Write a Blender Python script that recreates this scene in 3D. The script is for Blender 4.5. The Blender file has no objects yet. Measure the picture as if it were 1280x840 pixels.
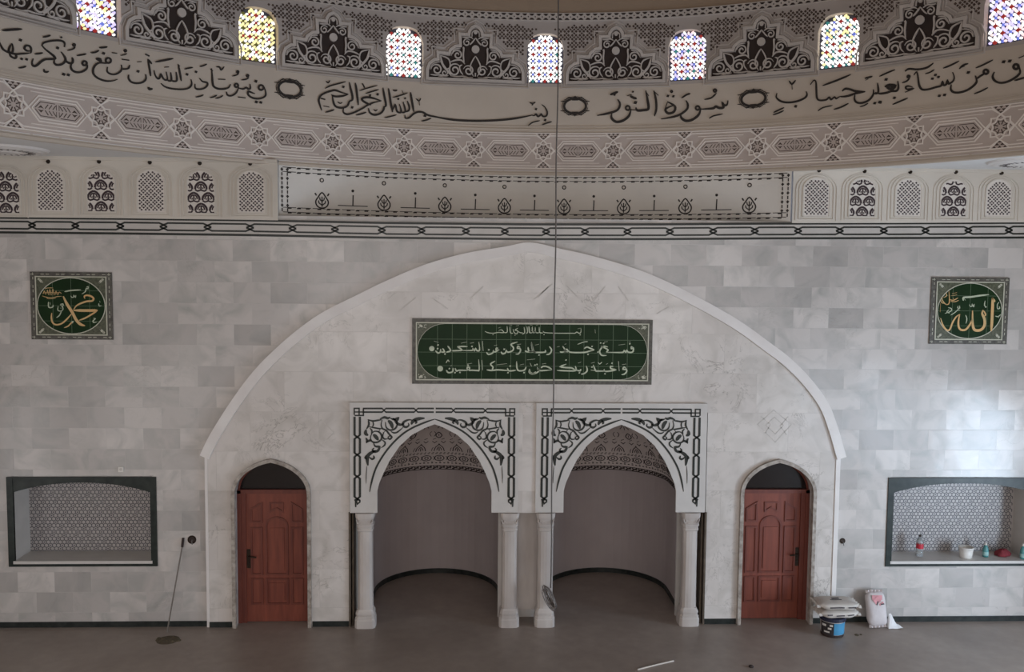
import bpy, math, random
from mathutils import Matrix, Vector
random.seed(7)
S = bpy.context.scene
COL = S.collection
pi = math.pi

# ---------------------------------------------------------------- camera
CAM = (-.84684, -13.99349, 5.6)
YAW, PIT, ROLL, FOC = .04083, .07224, .00925, 1131.17
cy, sy, cp, sp = math.cos(YAW), math.sin(YAW), math.cos(PIT), math.sin(PIT)
FV = Vector((sy*cp, cy*cp, -sp)); R0 = Vector((cy, -sy, 0)); U0 = R0.cross(FV)
RV = R0*math.cos(ROLL)+U0*math.sin(ROLL); UV = -R0*math.sin(ROLL)+U0*math.cos(ROLL)
cd = bpy.data.cameras.new('camera'); cam = bpy.data.objects.new('camera', cd); COL.objects.link(cam)
m3 = Matrix((RV, UV, -FV)).transposed()
cam.matrix_world = Matrix.Translation(CAM) @ m3.to_4x4()
cd.sensor_fit = 'HORIZONTAL'; cd.sensor_width = 36; cd.lens = FOC/1280*36; cd.clip_end = 200
S.camera = cam

# ---------------------------------------------------------------- world, lights, exposure
S.view_settings.view_transform = 'Standard'; S.view_settings.look = 'None'
S.view_settings.gamma = 1; S.view_settings.use_curve_mapping = False
S.view_settings.exposure = -0.03
W = bpy.data.worlds.new('world'); S.world = W; W.use_nodes = True
W.node_tree.nodes['Background'].inputs[0].default_value = (.62, .74, 1, 1)
W.node_tree.nodes['Background'].inputs[1].default_value = .6

def area(name, loc, target, sx, sz, power, col):
    l = bpy.data.lights.new(name, 'AREA'); l.shape = 'RECTANGLE'; l.size = sx; l.size_y = sz
    l.energy = power; l.color = col
    o = bpy.data.objects.new(name, l); COL.objects.link(o); o.location = loc
    o.rotation_euler = (Vector(target)-Vector(loc)).to_track_quat('-Z', 'Y').to_euler()
    return o
# daylight through the tall openings of the side walls and the small high back windows (the openings are built below)
SIDE_Y = (-4.6, -9.2, -13.8)
for y, p in zip(SIDE_Y, (440, 200, 105)):
    area('daylight_right', (9.95, y, 1.6), (0, y, 1.5), 2.6, 2.7, p, (.66, .82, 1))
for y, p in zip(SIDE_Y, (40, 55, 90)):
    area('daylight_left', (-9.95, y, 1.6), (0, y, 1.5), 2.6, 2.7, p, (1, .93, .86))
BACK_X = (-8.4, -6, -3.6, -1.2, 1.2, 3.6, 6, 8.4)
for x in BACK_X:
    area('daylight_back', (x, -20.1, 6.5), (x, 0, 6.2), .4, .65, 32, (1, .95, .91))
FILL_X = (-5.5, 0, 5.5)  # large openings added behind the camera, their lamps brighten the front wall
for x in FILL_X:
    area('added_front_light', (x, -20.1, 3.6), (x, 0, 3.8), 3.2, 3.6, 135, (1, .92, .86))

# ---------------------------------------------------------------- pixel to surface
def ray(x, y): return RV*((x-640)/FOC)-UV*((y-420)/FOC)+FV
CV = Vector(CAM)
def wall(x, y, Y=0):
    d = ray(x, y); t = (Y-CV.y)/d.y; p = CV+d*t
    return (p.x, p.z)
def flr(x, y, z=0):
    d = ray(x, y); t = (z-CV.z)/d.z; p = CV+d*t
    return (p.x, p.y)
DX, DY, DR = -.017, -6.573, 7.679
def drum(x, y, R=DR):
    d = ray(x, y); ox, oy = CV.x-DX, CV.y-DY
    a = d.x*d.x+d.y*d.y; b = ox*d.x+oy*d.y; c = ox*ox+oy*oy-R*R
    t = (-b+math.sqrt(b*b-a*c))/a; p = CV+d*t
    return (math.atan2(p.x-DX, p.y-DY)*DR, p.z)
def mwall(Y=0.0):
    return lambda u, v, h: (u, Y-h, v)
def mdrum(u, v, h):
    a = u/DR; r = DR-h
    return (DX+r*math.sin(a), DY+r*math.cos(a), v)
def mfloor(u, v, h): return (u, v, h)

# ---------------------------------------------------------------- materials
def lin(c):
    f = lambda v: v/12.92 if v <= .04045 else ((v+.055)/1.055)**2.4
    return (f(c[0]/255), f(c[1]/255), f(c[2]/255), 1)
MATS = {}
def nd(nt, t, **kw):
    n = nt.nodes.new(t)
    for k, v in kw.items(): setattr(n, k, v)
    return n
def mat(name, rgb, rough=.6, amp=.12, scale=6, bump=.0, metal=0, spec=.5, rgb2=None, alpha=None, trans=0, detail=5, stretch=(1, 1, 1)):
    if name in MATS: return MATS[name]
    m = bpy.data.materials.new(name); m.use_nodes = True; nt = m.node_tree
    b = nt.nodes['Principled BSDF']
    tc = nd(nt, 'ShaderNodeTexCoord'); mp = nd(nt, 'ShaderNodeMapping'); mp.inputs['Scale'].default_value = stretch
    nz = nd(nt, 'ShaderNodeTexNoise'); nz.inputs['Scale'].default_value = scale; nz.inputs['Detail'].default_value = detail
    cr = nd(nt, 'ShaderNodeValToRGB'); c = lin(rgb)
    if rgb2: c2 = lin(rgb2); c1 = c
    else:
        c1 = tuple(min(1, v*(1-amp)) for v in c[:3])+(1,); c2 = tuple(min(1, v*(1+amp)) for v in c[:3])+(1,)
    cr.color_ramp.elements[0].position = .3; cr.color_ramp.elements[1].position = .7
    cr.color_ramp.elements[0].color = c1; cr.color_ramp.elements[1].color = c2
    L = nt.links.new
    L(tc.outputs['Object'], mp.inputs['Vector']); L(mp.outputs['Vector'], nz.inputs['Vector'])
    L(nz.outputs['Fac'], cr.inputs['Fac']); L(cr.outputs['Color'], b.inputs['Base Color'])
    b.inputs['Roughness'].default_value = rough; b.inputs['Metallic'].default_value = metal
    b.inputs['Specular IOR Level'].default_value = spec
    b.inputs['Transmission Weight'].default_value = trans
    if bump:
        bp = nd(nt, 'ShaderNodeBump'); bp.inputs['Strength'].default_value = bump; bp.inputs['Distance'].default_value = .02
        L(nz.outputs['Fac'], bp.inputs['Height']); L(bp.outputs['Normal'], b.inputs['Normal'])
    MATS[name] = m
    return m
def emis(name, rgb, strength):
    if name in MATS: return MATS[name]
    m = bpy.data.materials.new(name); m.use_nodes = True; nt = m.node_tree
    b = nt.nodes['Principled BSDF']; c = lin(rgb)
    b.inputs['Base Color'].default_value = tuple(v*.4 for v in c[:3])+(1,); b.inputs['Roughness'].default_value = .3
    tc = nd(nt, 'ShaderNodeTexCoord'); nz = nd(nt, 'ShaderNodeTexNoise'); nz.inputs['Scale'].default_value = 9
    mr = nd(nt, 'ShaderNodeMapRange'); mr.inputs['To Min'].default_value = strength*.8; mr.inputs['To Max'].default_value = strength*1.2
    nt.links.new(tc.outputs['Object'], nz.inputs['Vector']); nt.links.new(nz.outputs['Fac'], mr.inputs['Value'])
    nt.links.new(mr.outputs['Result'], b.inputs['Emission Strength'])
    b.inputs['Emission Color'].default_value = c
    MATS[name] = m
    return m
def marble_tiles(name, bw, bh, ca, cb, mortar, tint, msize=.003, rough=.25, off=.5, shift=(0, 0), spread=.5, vein=0):
    """polished marble tiles laid on a vertical wall; every tile has its own tone and veins"""
    m = bpy.data.materials.new(name); m.use_nodes = True; nt = m.node_tree; L = nt.links.new
    b = nt.nodes['Principled BSDF']
    tc = nd(nt, 'ShaderNodeTexCoord'); sx = nd(nt, 'ShaderNodeSeparateXYZ'); cx = nd(nt, 'ShaderNodeCombineXYZ')
    L(tc.outputs['Object'], sx.inputs[0]); L(sx.outputs['X'], cx.inputs['X']); L(sx.outputs['Z'], cx.inputs['Y'])
    mp = nd(nt, 'ShaderNodeMapping'); mp.inputs['Location'].default_value = (shift[0]+40, shift[1]+40, 0); L(cx.outputs[0], mp.inputs['Vector'])
    def brick(c1, c2, w):
        br = nd(nt, 'ShaderNodeTexBrick'); br.offset = off; br.inputs['Scale'].default_value = 1
        br.inputs['Brick Width'].default_value = w; br.inputs['Row Height'].default_value = bh
        br.inputs['Mortar Size'].default_value = msize; br.inputs['Mortar Smooth'].default_value = .3
        br.inputs['Color1'].default_value = c1; br.inputs['Color2'].default_value = c2; br.inputs['Mortar'].default_value = mortar
        L(mp.outputs[0], br.inputs['Vector']); return br
    br = brick(lin(ca), lin(cb), bw)
    rnd = brick((0, 0, 0, 1), (1, 1, 1, 1), bw); rnd.inputs['Mortar'].default_value = (.5, .5, .5, 1)
    # veins shifted per tile
    nz = nd(nt, 'ShaderNodeTexNoise'); nz.inputs['Scale'].default_value = 2.2; nz.inputs['Detail'].default_value = 7; nz.inputs['Distortion'].default_value = 1.1
    ad = nd(nt, 'ShaderNodeVectorMath', operation='MULTIPLY_ADD'); ad.inputs[1].default_value = (13, 7, 5)
    L(rnd.outputs['Color'], ad.inputs[0]); L(cx.outputs[0], ad.inputs[2]); L(ad.outputs[0], nz.inputs['Vector'])
    mx = nd(nt, 'ShaderNodeMixRGB', blend_type='MIX'); L(br.outputs['Color'], mx.inputs['Color1']); mx.inputs['Color2'].default_value = lin(tint)
    mr = nd(nt, 'ShaderNodeMapRange'); mr.inputs['From Min'].default_value = .42; mr.inputs['From Max'].default_value = .75; mr.inputs['To Max'].default_value = spread
    L(nz.outputs['Fac'], mr.inputs['Value']); L(mr.outputs[0], mx.inputs['Fac'])
    # broad cloudy drift of tone
    n2 = nd(nt, 'ShaderNodeTexNoise'); n2.inputs['Scale'].default_value = .55; n2.inputs['Detail'].default_value = 3; L(cx.outputs[0], n2.inputs['Vector'])
    m2 = nd(nt, 'ShaderNodeMapRange'); m2.inputs['From Min'].default_value = .3; m2.inputs['From Max'].default_value = .7; m2.inputs['To Min'].default_value = .93; m2.inputs['To Max'].default_value = 1.06
    L(n2.outputs['Fac'], m2.inputs['Value'])
    ml = nd(nt, 'ShaderNodeMixRGB', blend_type='MULTIPLY'); ml.inputs['Fac'].default_value = 1
    # thin veins and worn flecks
    nv = nd(nt, 'ShaderNodeTexNoise'); nv.inputs['Scale'].default_value = 1.5; nv.inputs['Detail'].default_value = 8; nv.inputs['Roughness'].default_value = .65; nv.inputs['Distortion'].default_value = 1.6
    L(ad.outputs[0], nv.inputs['Vector'])
    sb = nd(nt, 'ShaderNodeMath', operation='SUBTRACT'); sb.inputs[1].default_value = .5; L(nv.outputs['Fac'], sb.inputs[0])
    ab = nd(nt, 'ShaderNodeMath', operation='ABSOLUTE'); L(sb.outputs[0], ab.inputs[0])
    vr = nd(nt, 'ShaderNodeMapRange'); vr.inputs['From Max'].default_value = .014; vr.inputs['To Min'].default_value = 1; vr.inputs['To Max'].default_value = 0; L(ab.outputs[0], vr.inputs['Value'])
    n4 = nd(nt, 'ShaderNodeTexNoise'); n4.inputs['Scale'].default_value = 1.1; n4.inputs['Detail'].default_value = 4; L(cx.outputs[0], n4.inputs['Vector'])
    v4 = nd(nt, 'ShaderNodeMapRange'); v4.inputs['From Min'].default_value = .48; v4.inputs['From Max'].default_value = .68; v4.inputs['To Max'].default_value = vein; L(n4.outputs['Fac'], v4.inputs['Value'])
    vm = nd(nt, 'ShaderNodeMath', operation='MULTIPLY'); L(vr.outputs[0], vm.inputs[0]); L(v4.outputs[0], vm.inputs[1])
    mv_ = nd(nt, 'ShaderNodeMixRGB', blend_type='MIX'); L(mx.outputs[0], mv_.inputs['Color1']); mv_.inputs['Color2'].default_value = lin((126, 118, 110)); L(vm.outputs[0], mv_.inputs['Fac'])
    mx = mv_
    L(mx.outputs[0], ml.inputs['Color1']); L(m2.outputs[0], ml.inputs['Color2']); L(ml.outputs[0], b.inputs['Base Color'])
    b.inputs['Roughness'].default_value = rough
    bp = nd(nt, 'ShaderNodeBump'); bp.inputs['Strength'].default_value = .25; bp.inputs['Distance'].default_value = .01
    L(rnd.outputs['Color'], bp.inputs['Height']); 
    n3 = nd(nt, 'ShaderNodeTexNoise'); n3.inputs['Scale'].default_value = 1.6; L(ad.outputs[0], n3.inputs['Vector'])
    bq = nd(nt, 'ShaderNodeBump'); bq.inputs['Strength'].default_value = .2; bq.inputs['Distance'].default_value = .05
    L(n3.outputs['Fac'], bq.inputs['Height']); L(bp.outputs[0], bq.inputs['Normal']); L(bq.outputs[0], b.inputs['Normal'])
    MATS[name] = m
    return m

M_TILE = marble_tiles('grey_marble_tiles', .56, .322, (179, 173, 169), (210, 203, 198), lin((198, 192, 188)), (154, 154, 150), shift=(.1, .02), spread=.65, rough=.22, vein=.25)
M_FIELD = marble_tiles('pale_marble_slabs', 1.05, .62, (210, 202, 196), (218, 211, 205), lin((202, 195, 189)), (178, 171, 163), spread=.65, rough=.2, vein=.8)
M_WHITE = mat('white_marble', (222, 215, 211), .35, .06, 3, rgb2=(232, 227, 223))
M_SUR = mat('surround_marble', (203, 198, 193), .4, .05, 4)
M_COLM = mat('column_marble', (176, 166, 160), .35, .1, 4, rgb2=(203, 195, 189), stretch=(1, 1, .3))
M_PLAST = mat('drum_plaster', (200, 187, 173), .85, .05, 1.3)
M_BAND = mat('carved_band_plaster', (192, 178, 170), .85, .06, 2)
M_RIDGE = mat('carved_ridge_plaster', (234, 225, 217), .85, .04, 4)
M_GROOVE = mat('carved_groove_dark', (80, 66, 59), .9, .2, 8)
M_ZONE = mat('window_zone_plaster', (180, 170, 164), .85, .05, 2)
M_PANEL = mat('carved_panel_plaster', (198, 189, 182), .85, .05, 3)
M_DARK = mat('dark_recess_paint', (52, 40, 36), .8, .15, 5)
M_INK = mat('black_brown_letter_paint', (38, 30, 25), .6, .2, 7)
M_CREAM = mat('cream_plaster', (210, 202, 191), .85, .05, 1.2)
M_CEIL = mat('ceiling_plaster', (222, 219, 216), .85, .04, 1.2)
M_DOME = mat('dome_plaster', (158, 138, 118), .9, .05, .8)
M_BLACK = mat('black_green_inlay', (34, 38, 34), .35, .25, 6)
M_TRIM = mat('pale_band_marble', (196, 190, 184), .3, .07, 3)
M_BASE = mat('dark_green_skirting_marble', (26, 32, 30), .35, .35, 9, spec=.3, rgb2=(54, 56, 54))
M_GREEN = mat('green_marble_border', (22, 30, 27), .35, .3, 7, spec=.3, rgb2=(48, 54, 50))
M_DOOR = mat('red_brown_door_wood', (112, 52, 38), .5, .15, 3, stretch=(6, 6, .7), rgb2=(134, 68, 50))
M_DOORD = mat('door_moulding_wood', (98, 44, 33), .5, .15, 3, stretch=(6, 6, .7), rgb2=(116, 56, 42))
M_JAMB = mat('grey_stone_jamb', (128, 116, 106), .6, .25, 14, rgb2=(186, 176, 166))
M_GLASSD = mat('dark_transom_glass', (30, 24, 23), .15, .1, 2)
M_BRONZE = mat('dark_bronze_metal', (50, 40, 32), .4, .15, 10, metal=.7)
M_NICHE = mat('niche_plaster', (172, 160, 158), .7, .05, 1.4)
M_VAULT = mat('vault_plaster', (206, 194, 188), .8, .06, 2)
M_VINK = mat('vault_pattern_paint', (58, 46, 45), .7, .2, 8)
M_TUNNEL = mat('raw_edge', (92, 80, 68), .8, .25, 9)
M_PGREEN = mat('plaque_green_glaze', (22, 46, 20), .4, .2, 2.5, spec=.15)
M_PFRAME = mat('plaque_border_tile', (100, 96, 88), .4, .3, 20, rgb2=(66, 62, 56))
M_PLINE = mat('plaque_pale_line', (196, 194, 176), .4, .08, 9)
M_PGRID = mat('plaque_tile_joint', (92, 112, 84), .5, .1, 9)
M_PTEXT = mat('plaque_pale_lettering', (190, 198, 172), .35, .12, 9)
M_GOLD = mat('plaque_gold_lettering', (222, 172, 112), .35, .12, 6, rgb2=(206, 178, 128))
M_CORNER = mat('plaque_corner_tile', (60, 64, 46), .4, .3, 30, rgb2=(96, 98, 78))
M_VIOLET = mat('grey', (150, 150, 150))

# concrete floor
M_FLOOR = bpy.data.materials.new('dusty_screed_floor'); M_FLOOR.use_nodes = True
def _floor():
    nt = M_FLOOR.node_tree; L = nt.links.new; b = nt.nodes['Principled BSDF']
    tc = nd(nt, 'ShaderNodeTexCoord')
    n1 = nd(nt, 'ShaderNodeTexNoise'); n1.inputs['Scale'].default_value = .7; n1.inputs['Detail'].default_value = 6
    n2 = nd(nt, 'ShaderNodeTexNoise'); n2.inputs['Scale'].default_value = 6; n2.inputs['Detail'].default_value = 8
    c1 = nd(nt, 'ShaderNodeValToRGB'); c1.color_ramp.elements[0].position = .3; c1.color_ramp.elements[1].position = .72
    c1.color_ramp.elements[0].color = lin((137, 124, 115)); c1.color_ramp.elements[1].color = lin((162, 149, 140))
    mx = nd(nt, 'ShaderNodeMixRGB', blend_type='OVERLAY'); mx.inputs['Fac'].default_value = .18
    L(tc.outputs['Object'], n1.inputs['Vector']); L(tc.outputs['Object'], n2.inputs['Vector'])
    L(n1.outputs['Fac'], c1.inputs['Fac']); L(c1.outputs[0], mx.inputs['Color1']); L(n2.outputs['Fac'], mx.inputs['Color2'])
    L(mx.outputs[0], b.inputs['Base Color']); b.inputs['Roughness'].default_value = .42
    bp = nd(nt, 'ShaderNodeBump'); bp.inputs['Strength'].default_value = .15; bp.inputs['Distance'].default_value = .01
    L(n2.outputs['Fac'], bp.inputs['Height']); L(bp.outputs[0], b.inputs['Normal'])
_floor()

# ---------------------------------------------------------------- mesh helpers
def catmull(P, k=4, closed=False):
    if len(P) < 3 or k < 2: return list(P)
    out = []; n = len(P)
    rng = range(n if closed else n-1)
    for i in rng:
        if closed: p0, p1, p2, p3 = P[i-1], P[i], P[(i+1) % n], P[(i+2) % n]
        else: p0, p1, p2, p3 = P[max(i-1, 0)], P[i], P[i+1], P[min(i+2, n-1)]
        for j in range(k):
            t = j/k
            out.append(tuple(.5*(2*b+(c-a)*t+(2*a-5*b+4*c-d)*t*t+(3*b-a-3*c+d)*t**3) for a, b, c, d in zip(p0, p1, p2, p3)))
    if not closed: out.append(tuple(P[-1]))
    return out

class MB:
    def __init__(s): s.v = []; s.f = []; s.mi = []
    def add(s, vs, fs, mi=0):
        o = len(s.v); s.v += [tuple(v) for v in vs]; s.f += [tuple(i+o for i in f) for f in fs]; s.mi += [mi]*len(fs)
    def box(s, x0, x1, y0, y1, z0, z1, mi=0):
        s.add([(x, y, z) for z in (z0, z1) for y in (y0, y1) for x in (x0, x1)],
              [(0, 2, 3, 1), (4, 5, 7, 6), (0, 1, 5, 4), (2, 6, 7, 3), (0, 4, 6, 2), (1, 3, 7, 5)], mi)
    def ribbon(s, P, w, mp, h0, h1, closed=False, taper=0, mi=0):
        """flat pen stroke of width w (number or list) raised from h0 to h1 over the surface mp"""
        n = len(P)
        if n < 2: return
        V = []
        for i in range(n):
            if closed: a, b = P[i-1], P[(i+1) % n]
            else: a, b = P[max(i-1, 0)], P[min(i+1, n-1)]
            dx, dy = b[0]-a[0], b[1]-a[1]; l = math.hypot(dx, dy) or 1
            if closed or 0 < i < n-1:
                e, g = P[i-1], P[(i+1) % n]
                ax, ay = P[i][0]-e[0], P[i][1]-e[1]; bx, by = g[0]-P[i][0], g[1]-P[i][1]
                la, lb = math.hypot(ax, ay) or 1, math.hypot(bx, by) or 1
                ax, ay, bx, by = ax/la, ay/la, bx/lb, by/lb
                dx, dy = ax+bx, ay+by; l = math.hypot(dx, dy)
                if l < 1e-4: dx, dy, l = ax, ay, 1
                k = 1/max(.55, l/2)
            else: k = 1
            nx, ny = -dy/l, dx/l
            ww = (w[i] if isinstance(w, list) else w)*.5
            if taper and not closed:
                t = i/(n-1); e = min(t, 1-t)/taper
                if e < 1: ww *= .35+.65*e
            V.append((P[i][0]+nx*ww*k, P[i][1]+ny*ww*k)); V.append((P[i][0]-nx*ww*k, P[i][1]-ny*ww*k))
        o = [mp(u, v, h1) for u, v in V]+[mp(u, v, h0) for u, v in V]
        N = 2*n; F = []
        for i in range(n if closed else n-1):
            a, b, c, d = 2*i, 2*i+1, (2*i+3) % N, (2*i+2) % N
            F += [(a, b, c, d), (a, d, d+N, a+N), (b, b+N, c+N, c)]
        if not closed: F += [(0, N, N+1, 1), (N-2, N-1, 2*N-1, 2*N-2)]
        s.add(o, F, mi)
    def poly(s, P, mp, h0, h1, mi=0):
        n = len(P)
        s.add([mp(u, v, h1) for u, v in P]+[mp(u, v, h0) for u, v in P],
              [tuple(range(n))]+[(i, i+n, (i+1) % n+n, (i+1) % n) for i in range(n)], mi)
    def disc(s, u, v, r, mp, h0, h1, n=10, mi=0, ry=None, rot=0):
        ry = ry or r; c, q = math.cos(rot), math.sin(rot)
        P = []
        for i in range(n):
            x, y = r*math.cos(2*pi*i/n), ry*math.sin(2*pi*i/n); P.append((u+x*c-y*q, v+x*q+y*c))
        s.poly(P, mp, h0, h1, mi)
    def tube(s, P, r, n=8, closed=False, mi=0):
        P = [Vector(p) for p in P]; m = len(P); rings = []
        up = Vector((0, 0, 1))
        for i, p in enumerate(P):
            a = P[i-1] if (closed or i) else P[0]; b = P[(i+1) % m] if (closed or i < m-1) else P[-1]
            d = (b-a).normalized(); k = up if abs(d.z) < .95 else Vector((1, 0, 0))
            x = d.cross(k).normalized(); y = d.cross(x)
            rr = r[i] if isinstance(r, list) else r
            rings.append([p+x*(rr*math.cos(2*pi*j/n))+y*(rr*math.sin(2*pi*j/n)) for j in range(n)])
        V = [v for g in rings for v in g]; F = []
        for i in range(m if closed else m-1):
            for j in range(n):
                F.append((i*n+j, i*n+(j+1) % n, ((i+1) % m)*n+(j+1) % n, ((i+1) % m)*n+j))
        if not closed: F += [tuple(range(n)), tuple(range((m-1)*n, m*n))]
        s.add(V, F, mi)
    def lathe(s, prof, cx, cy, n=24, mi=0, sq=0, cap=True):
        """profile of (radius, z); sq > 0 squares the section"""
        V = []; F = []
        for r, z in prof:
            for j in range(n):
                a = 2*pi*(j+.5)/n; k = 1
                if sq: k = 1/max(abs(math.cos(a)), abs(math.sin(a))); k = 1+(k-1)*sq
                V.append((cx+r*k*math.cos(a), cy+r*k*math.sin(a), z))
        m = len(prof)
        for i in range(m-1):
            for j in range(n): F.append((i*n+j, i*n+(j+1) % n, (i+1)*n+(j+1) % n, (i+1)*n+j))
        if cap: F += [tuple(range(n))[::-1], tuple(range((m-1)*n, m*n))]
        s.add(V, F, mi)

def link(name, mesh, mats, parent=None, smooth=False):
    for m in (mats if isinstance(mats, (list, tuple)) else [mats]): mesh.materials.append(m)
    o = bpy.data.objects.new(name, mesh); COL.objects.link(o)
    if smooth:
        for p in mesh.polygons: p.use_smooth = True
    if parent:
        o.parent = parent; q = parent; M = Matrix.Identity(4)
        while q: M = Matrix.Translation(q.location) @ M if q.type == 'EMPTY' else M; q = q.parent
        o.matrix_parent_inverse = M.inverted() if parent.type == 'EMPTY' else Matrix.Identity(4)
    return o
def build(name, mb, mats, parent=None, smooth=False):
    me = bpy.data.meshes.new(name); me.from_pydata(mb.v, [], mb.f)
    if len(set(mb.mi)) > 1 or any(mb.mi): me.polygons.foreach_set('material_index', mb.mi)
    import bmesh
    bm = bmesh.new(); bm.from_mesh(me); bmesh.ops.recalc_face_normals(bm, faces=bm.faces); bm.to_mesh(me); bm.free()
    me.update()
    return link(name, me, mats, parent, smooth)
def tag(o, label, cat, group=None, kind=None):
    o['label'] = label; o['category'] = cat
    if group: o['group'] = group
    if kind: o['kind'] = kind
    return o
def thing(name, loc, label, cat, group=None):
    o = bpy.data.objects.new(name, None); COL.objects.link(o); o.location = loc; o.empty_display_size = .1
    return tag(o, label, cat, group)
def struct(o): o['kind'] = 'structure'; return o
def plate(name, outer, holes, Y0, Y1, m, parent=None, flat=False):
    """slab with holes: outline in (x,z) between depths Y0 (front) and Y1, or in (x,y) when flat"""
    cu = bpy.data.curves.new(name, 'CURVE'); cu.dimensions = '2D'; cu.fill_mode = 'BOTH'; cu.extrude = abs(Y1-Y0)/2
    for P in [outer]+list(holes):
        sp_ = cu.splines.new('POLY'); sp_.points.add(len(P)-1); sp_.use_cyclic_u = True
        for q, p in zip(sp_.points, P): q.co = (p[0], p[1], 0, 1)
    t = bpy.data.objects.new(name+'_curve', cu); COL.objects.link(t)
    dg = bpy.context.evaluated_depsgraph_get(); me = bpy.data.meshes.new_from_object(t.evaluated_get(dg))
    bpy.data.objects.remove(t); bpy.data.curves.remove(cu)
    mid = (Y0+Y1)/2
    for v in me.vertices:
        x, y, z = v.co
        v.co = (x, y, mid+z) if flat else (x, mid-z, y)
    for p in me.polygons: p.use_smooth = False
    me.name = name; me.materials.clear()
    return link(name, me, m, parent)
def archpts(xc, w, zs, za, n=10, k1=.55, k2=.5, k3=.9):
    """half of a gently pointed arch mirrored: from right spring over the apex to left spring"""
    P = []
    for i in range(n+1):
        t = i/n; a, b, c, d = (1-t)**3, 3*(1-t)**2*t, 3*(1-t)*t*t, t**3
        P.append((w*(a+b+c*k2), (za-zs)*(b*k1+c*k3+d)))
    return [(xc+x, zs+z) for x, z in P]+[(xc-x, zs+z) for x, z in P[::-1][1:]]
class Reg:
    """pen strokes noted in a magnified view (origin, scale) and laid on a real surface"""
    def __init__(s, ox, oy, sc, to): s.o = (ox, oy); s.s = sc; s.to = to
    def pt(s, p): return s.to(s.o[0]+p[0]/s.s, s.o[1]+p[1]/s.s)
    def unit(s, p):
        a = s.pt(p); b = s.pt((p[0], p[1]+s.s)); return math.hypot(a[0]-b[0], a[1]-b[1])/s.s
    def stroke(s, mb, w, P, mp, h0, h1, k=4, taper=.22, closed=False, mi=0):
        Q = catmull(P, k, closed) if k > 1 else P
        mb.ribbon([s.pt(p) for p in Q], w*s.unit(P[0]), mp, h0, h1, closed, taper, mi)
    def dot(s, mb, x, y, size, mp, h0, h1, rot=.5):
        u, v = s.pt((x, y)); r = size*.62*s.unit((x, y)); mb.disc(u, v, r, mp, h0, h1, 4, 0, r*.85, rot)
    def ring(s, mb, x, y, r, w, mp, h0, h1, ry=None, n=14):
        ry = ry or r
        s.stroke(mb, w, [(x+r*math.cos(2*pi*i/n), y+ry*math.sin(2*pi*i/n)) for i in range(n)], mp, h0, h1, 1, 0, True)

# ================================================================ THE SETTING
WH = 9.8                      # half width of the hall
ZC = 7.24                     # flat ceiling
XL, XR = -3.85, 4.06          # ends of the curved panel let into the wall under the drum
ZS = 6.40
DOORX = (-3.985, 3.965)
DHW, DZS, DZA = .57, 2.11, 2.63
MX0, MX1 = wall(438, 700)[0], wall(879.5, 700)[0]
MTOP = 3.40
def door_notch(xc):
    A = archpts(xc, DHW, DZS, DZA)
    return [(xc-DHW, 0)]+A[::-1]+[(xc+DHW, 0)]
bottom = [(-WH, 0)]+door_notch(DOORX[0])+[(MX0, 0), (MX0, MTOP), (MX1, MTOP), (MX1, 0)]+door_notch(DOORX[1])+[(WH, 0)]
# shelf recess rectangles in the wall (outer edge of the green border)
def rect4(*q):
    P = [wall(*p) for p in q]
    return ((P[0][0]+P[3][0])/2, (P[1][0]+P[2][0])/2, (P[2][1]+P[3][1])/2, (P[0][1]+P[1][1])/2)
RL = rect4((4.3, 596), (193.7, 596), (199, 707.7), (15.7, 707.7))
x_r0 = (wall(1113, 597)[0]+wall(1103.5, 707.6)[0])/2
RR_ = (x_r0, x_r0+(RL[1]-RL[0])+.2, wall(1150, 707.6)[1], wall(1150, 597)[1])
def rect(x0, x1, z0, z1): return [(x0, z0), (x1, z0), (x1, z1), (x0, z1)]
BW = .095
holes = [rect(r[0]+BW-.035, r[1]-BW+.035, r[2]+.04, r[3]-.0) for r in (RL, RR_)]
struct(plate('wall_front', bottom+[(WH, ZC), (XR, ZC), (XR, ZS), (XL, ZS), (XL, ZC), (-WH, ZC)], holes, 0, .34, M_TILE))

def box_struct(name, m, *a):
    b = MB(); b.box(*a); return struct(build(name, b, m))
box_struct('floor', M_FLOOR, -WH, WH, -20, 3.2, -.2, 0)
# side walls with tall openings, back wall with windows and openings added for light
def vwall(name, span, openings, m, place):
    o = plate(name, rect(span[0], span[1], 0, ZC), [rect(*h) for h in openings], 0, .25, m)
    me = o.data
    for v in me.vertices: v.co = place(*v.co)
    return struct(o)
ho = [(y-1.35, y+1.35, .2, 3.0) for y in SIDE_Y]
vwall('wall_left', (-20, 0), ho, M_CREAM, lambda x, y, z: (-WH-y, x, z))
vwall('wall_right', (-20, 0), ho, M_CREAM, lambda x, y, z: (WH+y, x, z))
vwall('wall_back', (-WH, WH), [(x-.25, x+.25, 6.1, 6.9) for x in BACK_X]+[(x-1.65, x+1.65, 1.7, 5.5) for x in FILL_X], M_CREAM, lambda x, y, z: (x, -20-y, z))
# flat ceiling with the round opening of the drum
circ = [(DX+DR*math.sin(2*pi*i/128), DY+DR*math.cos(2*pi*i/128)) for i in range(128)]
struct(plate('ceiling', [(-WH-.3, -20.3), (WH+.3, -20.3), (WH+.3, 1.6), (-WH-.3, 1.6)], [circ], ZC, ZC+.2, M_CEIL, flat=True))

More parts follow.
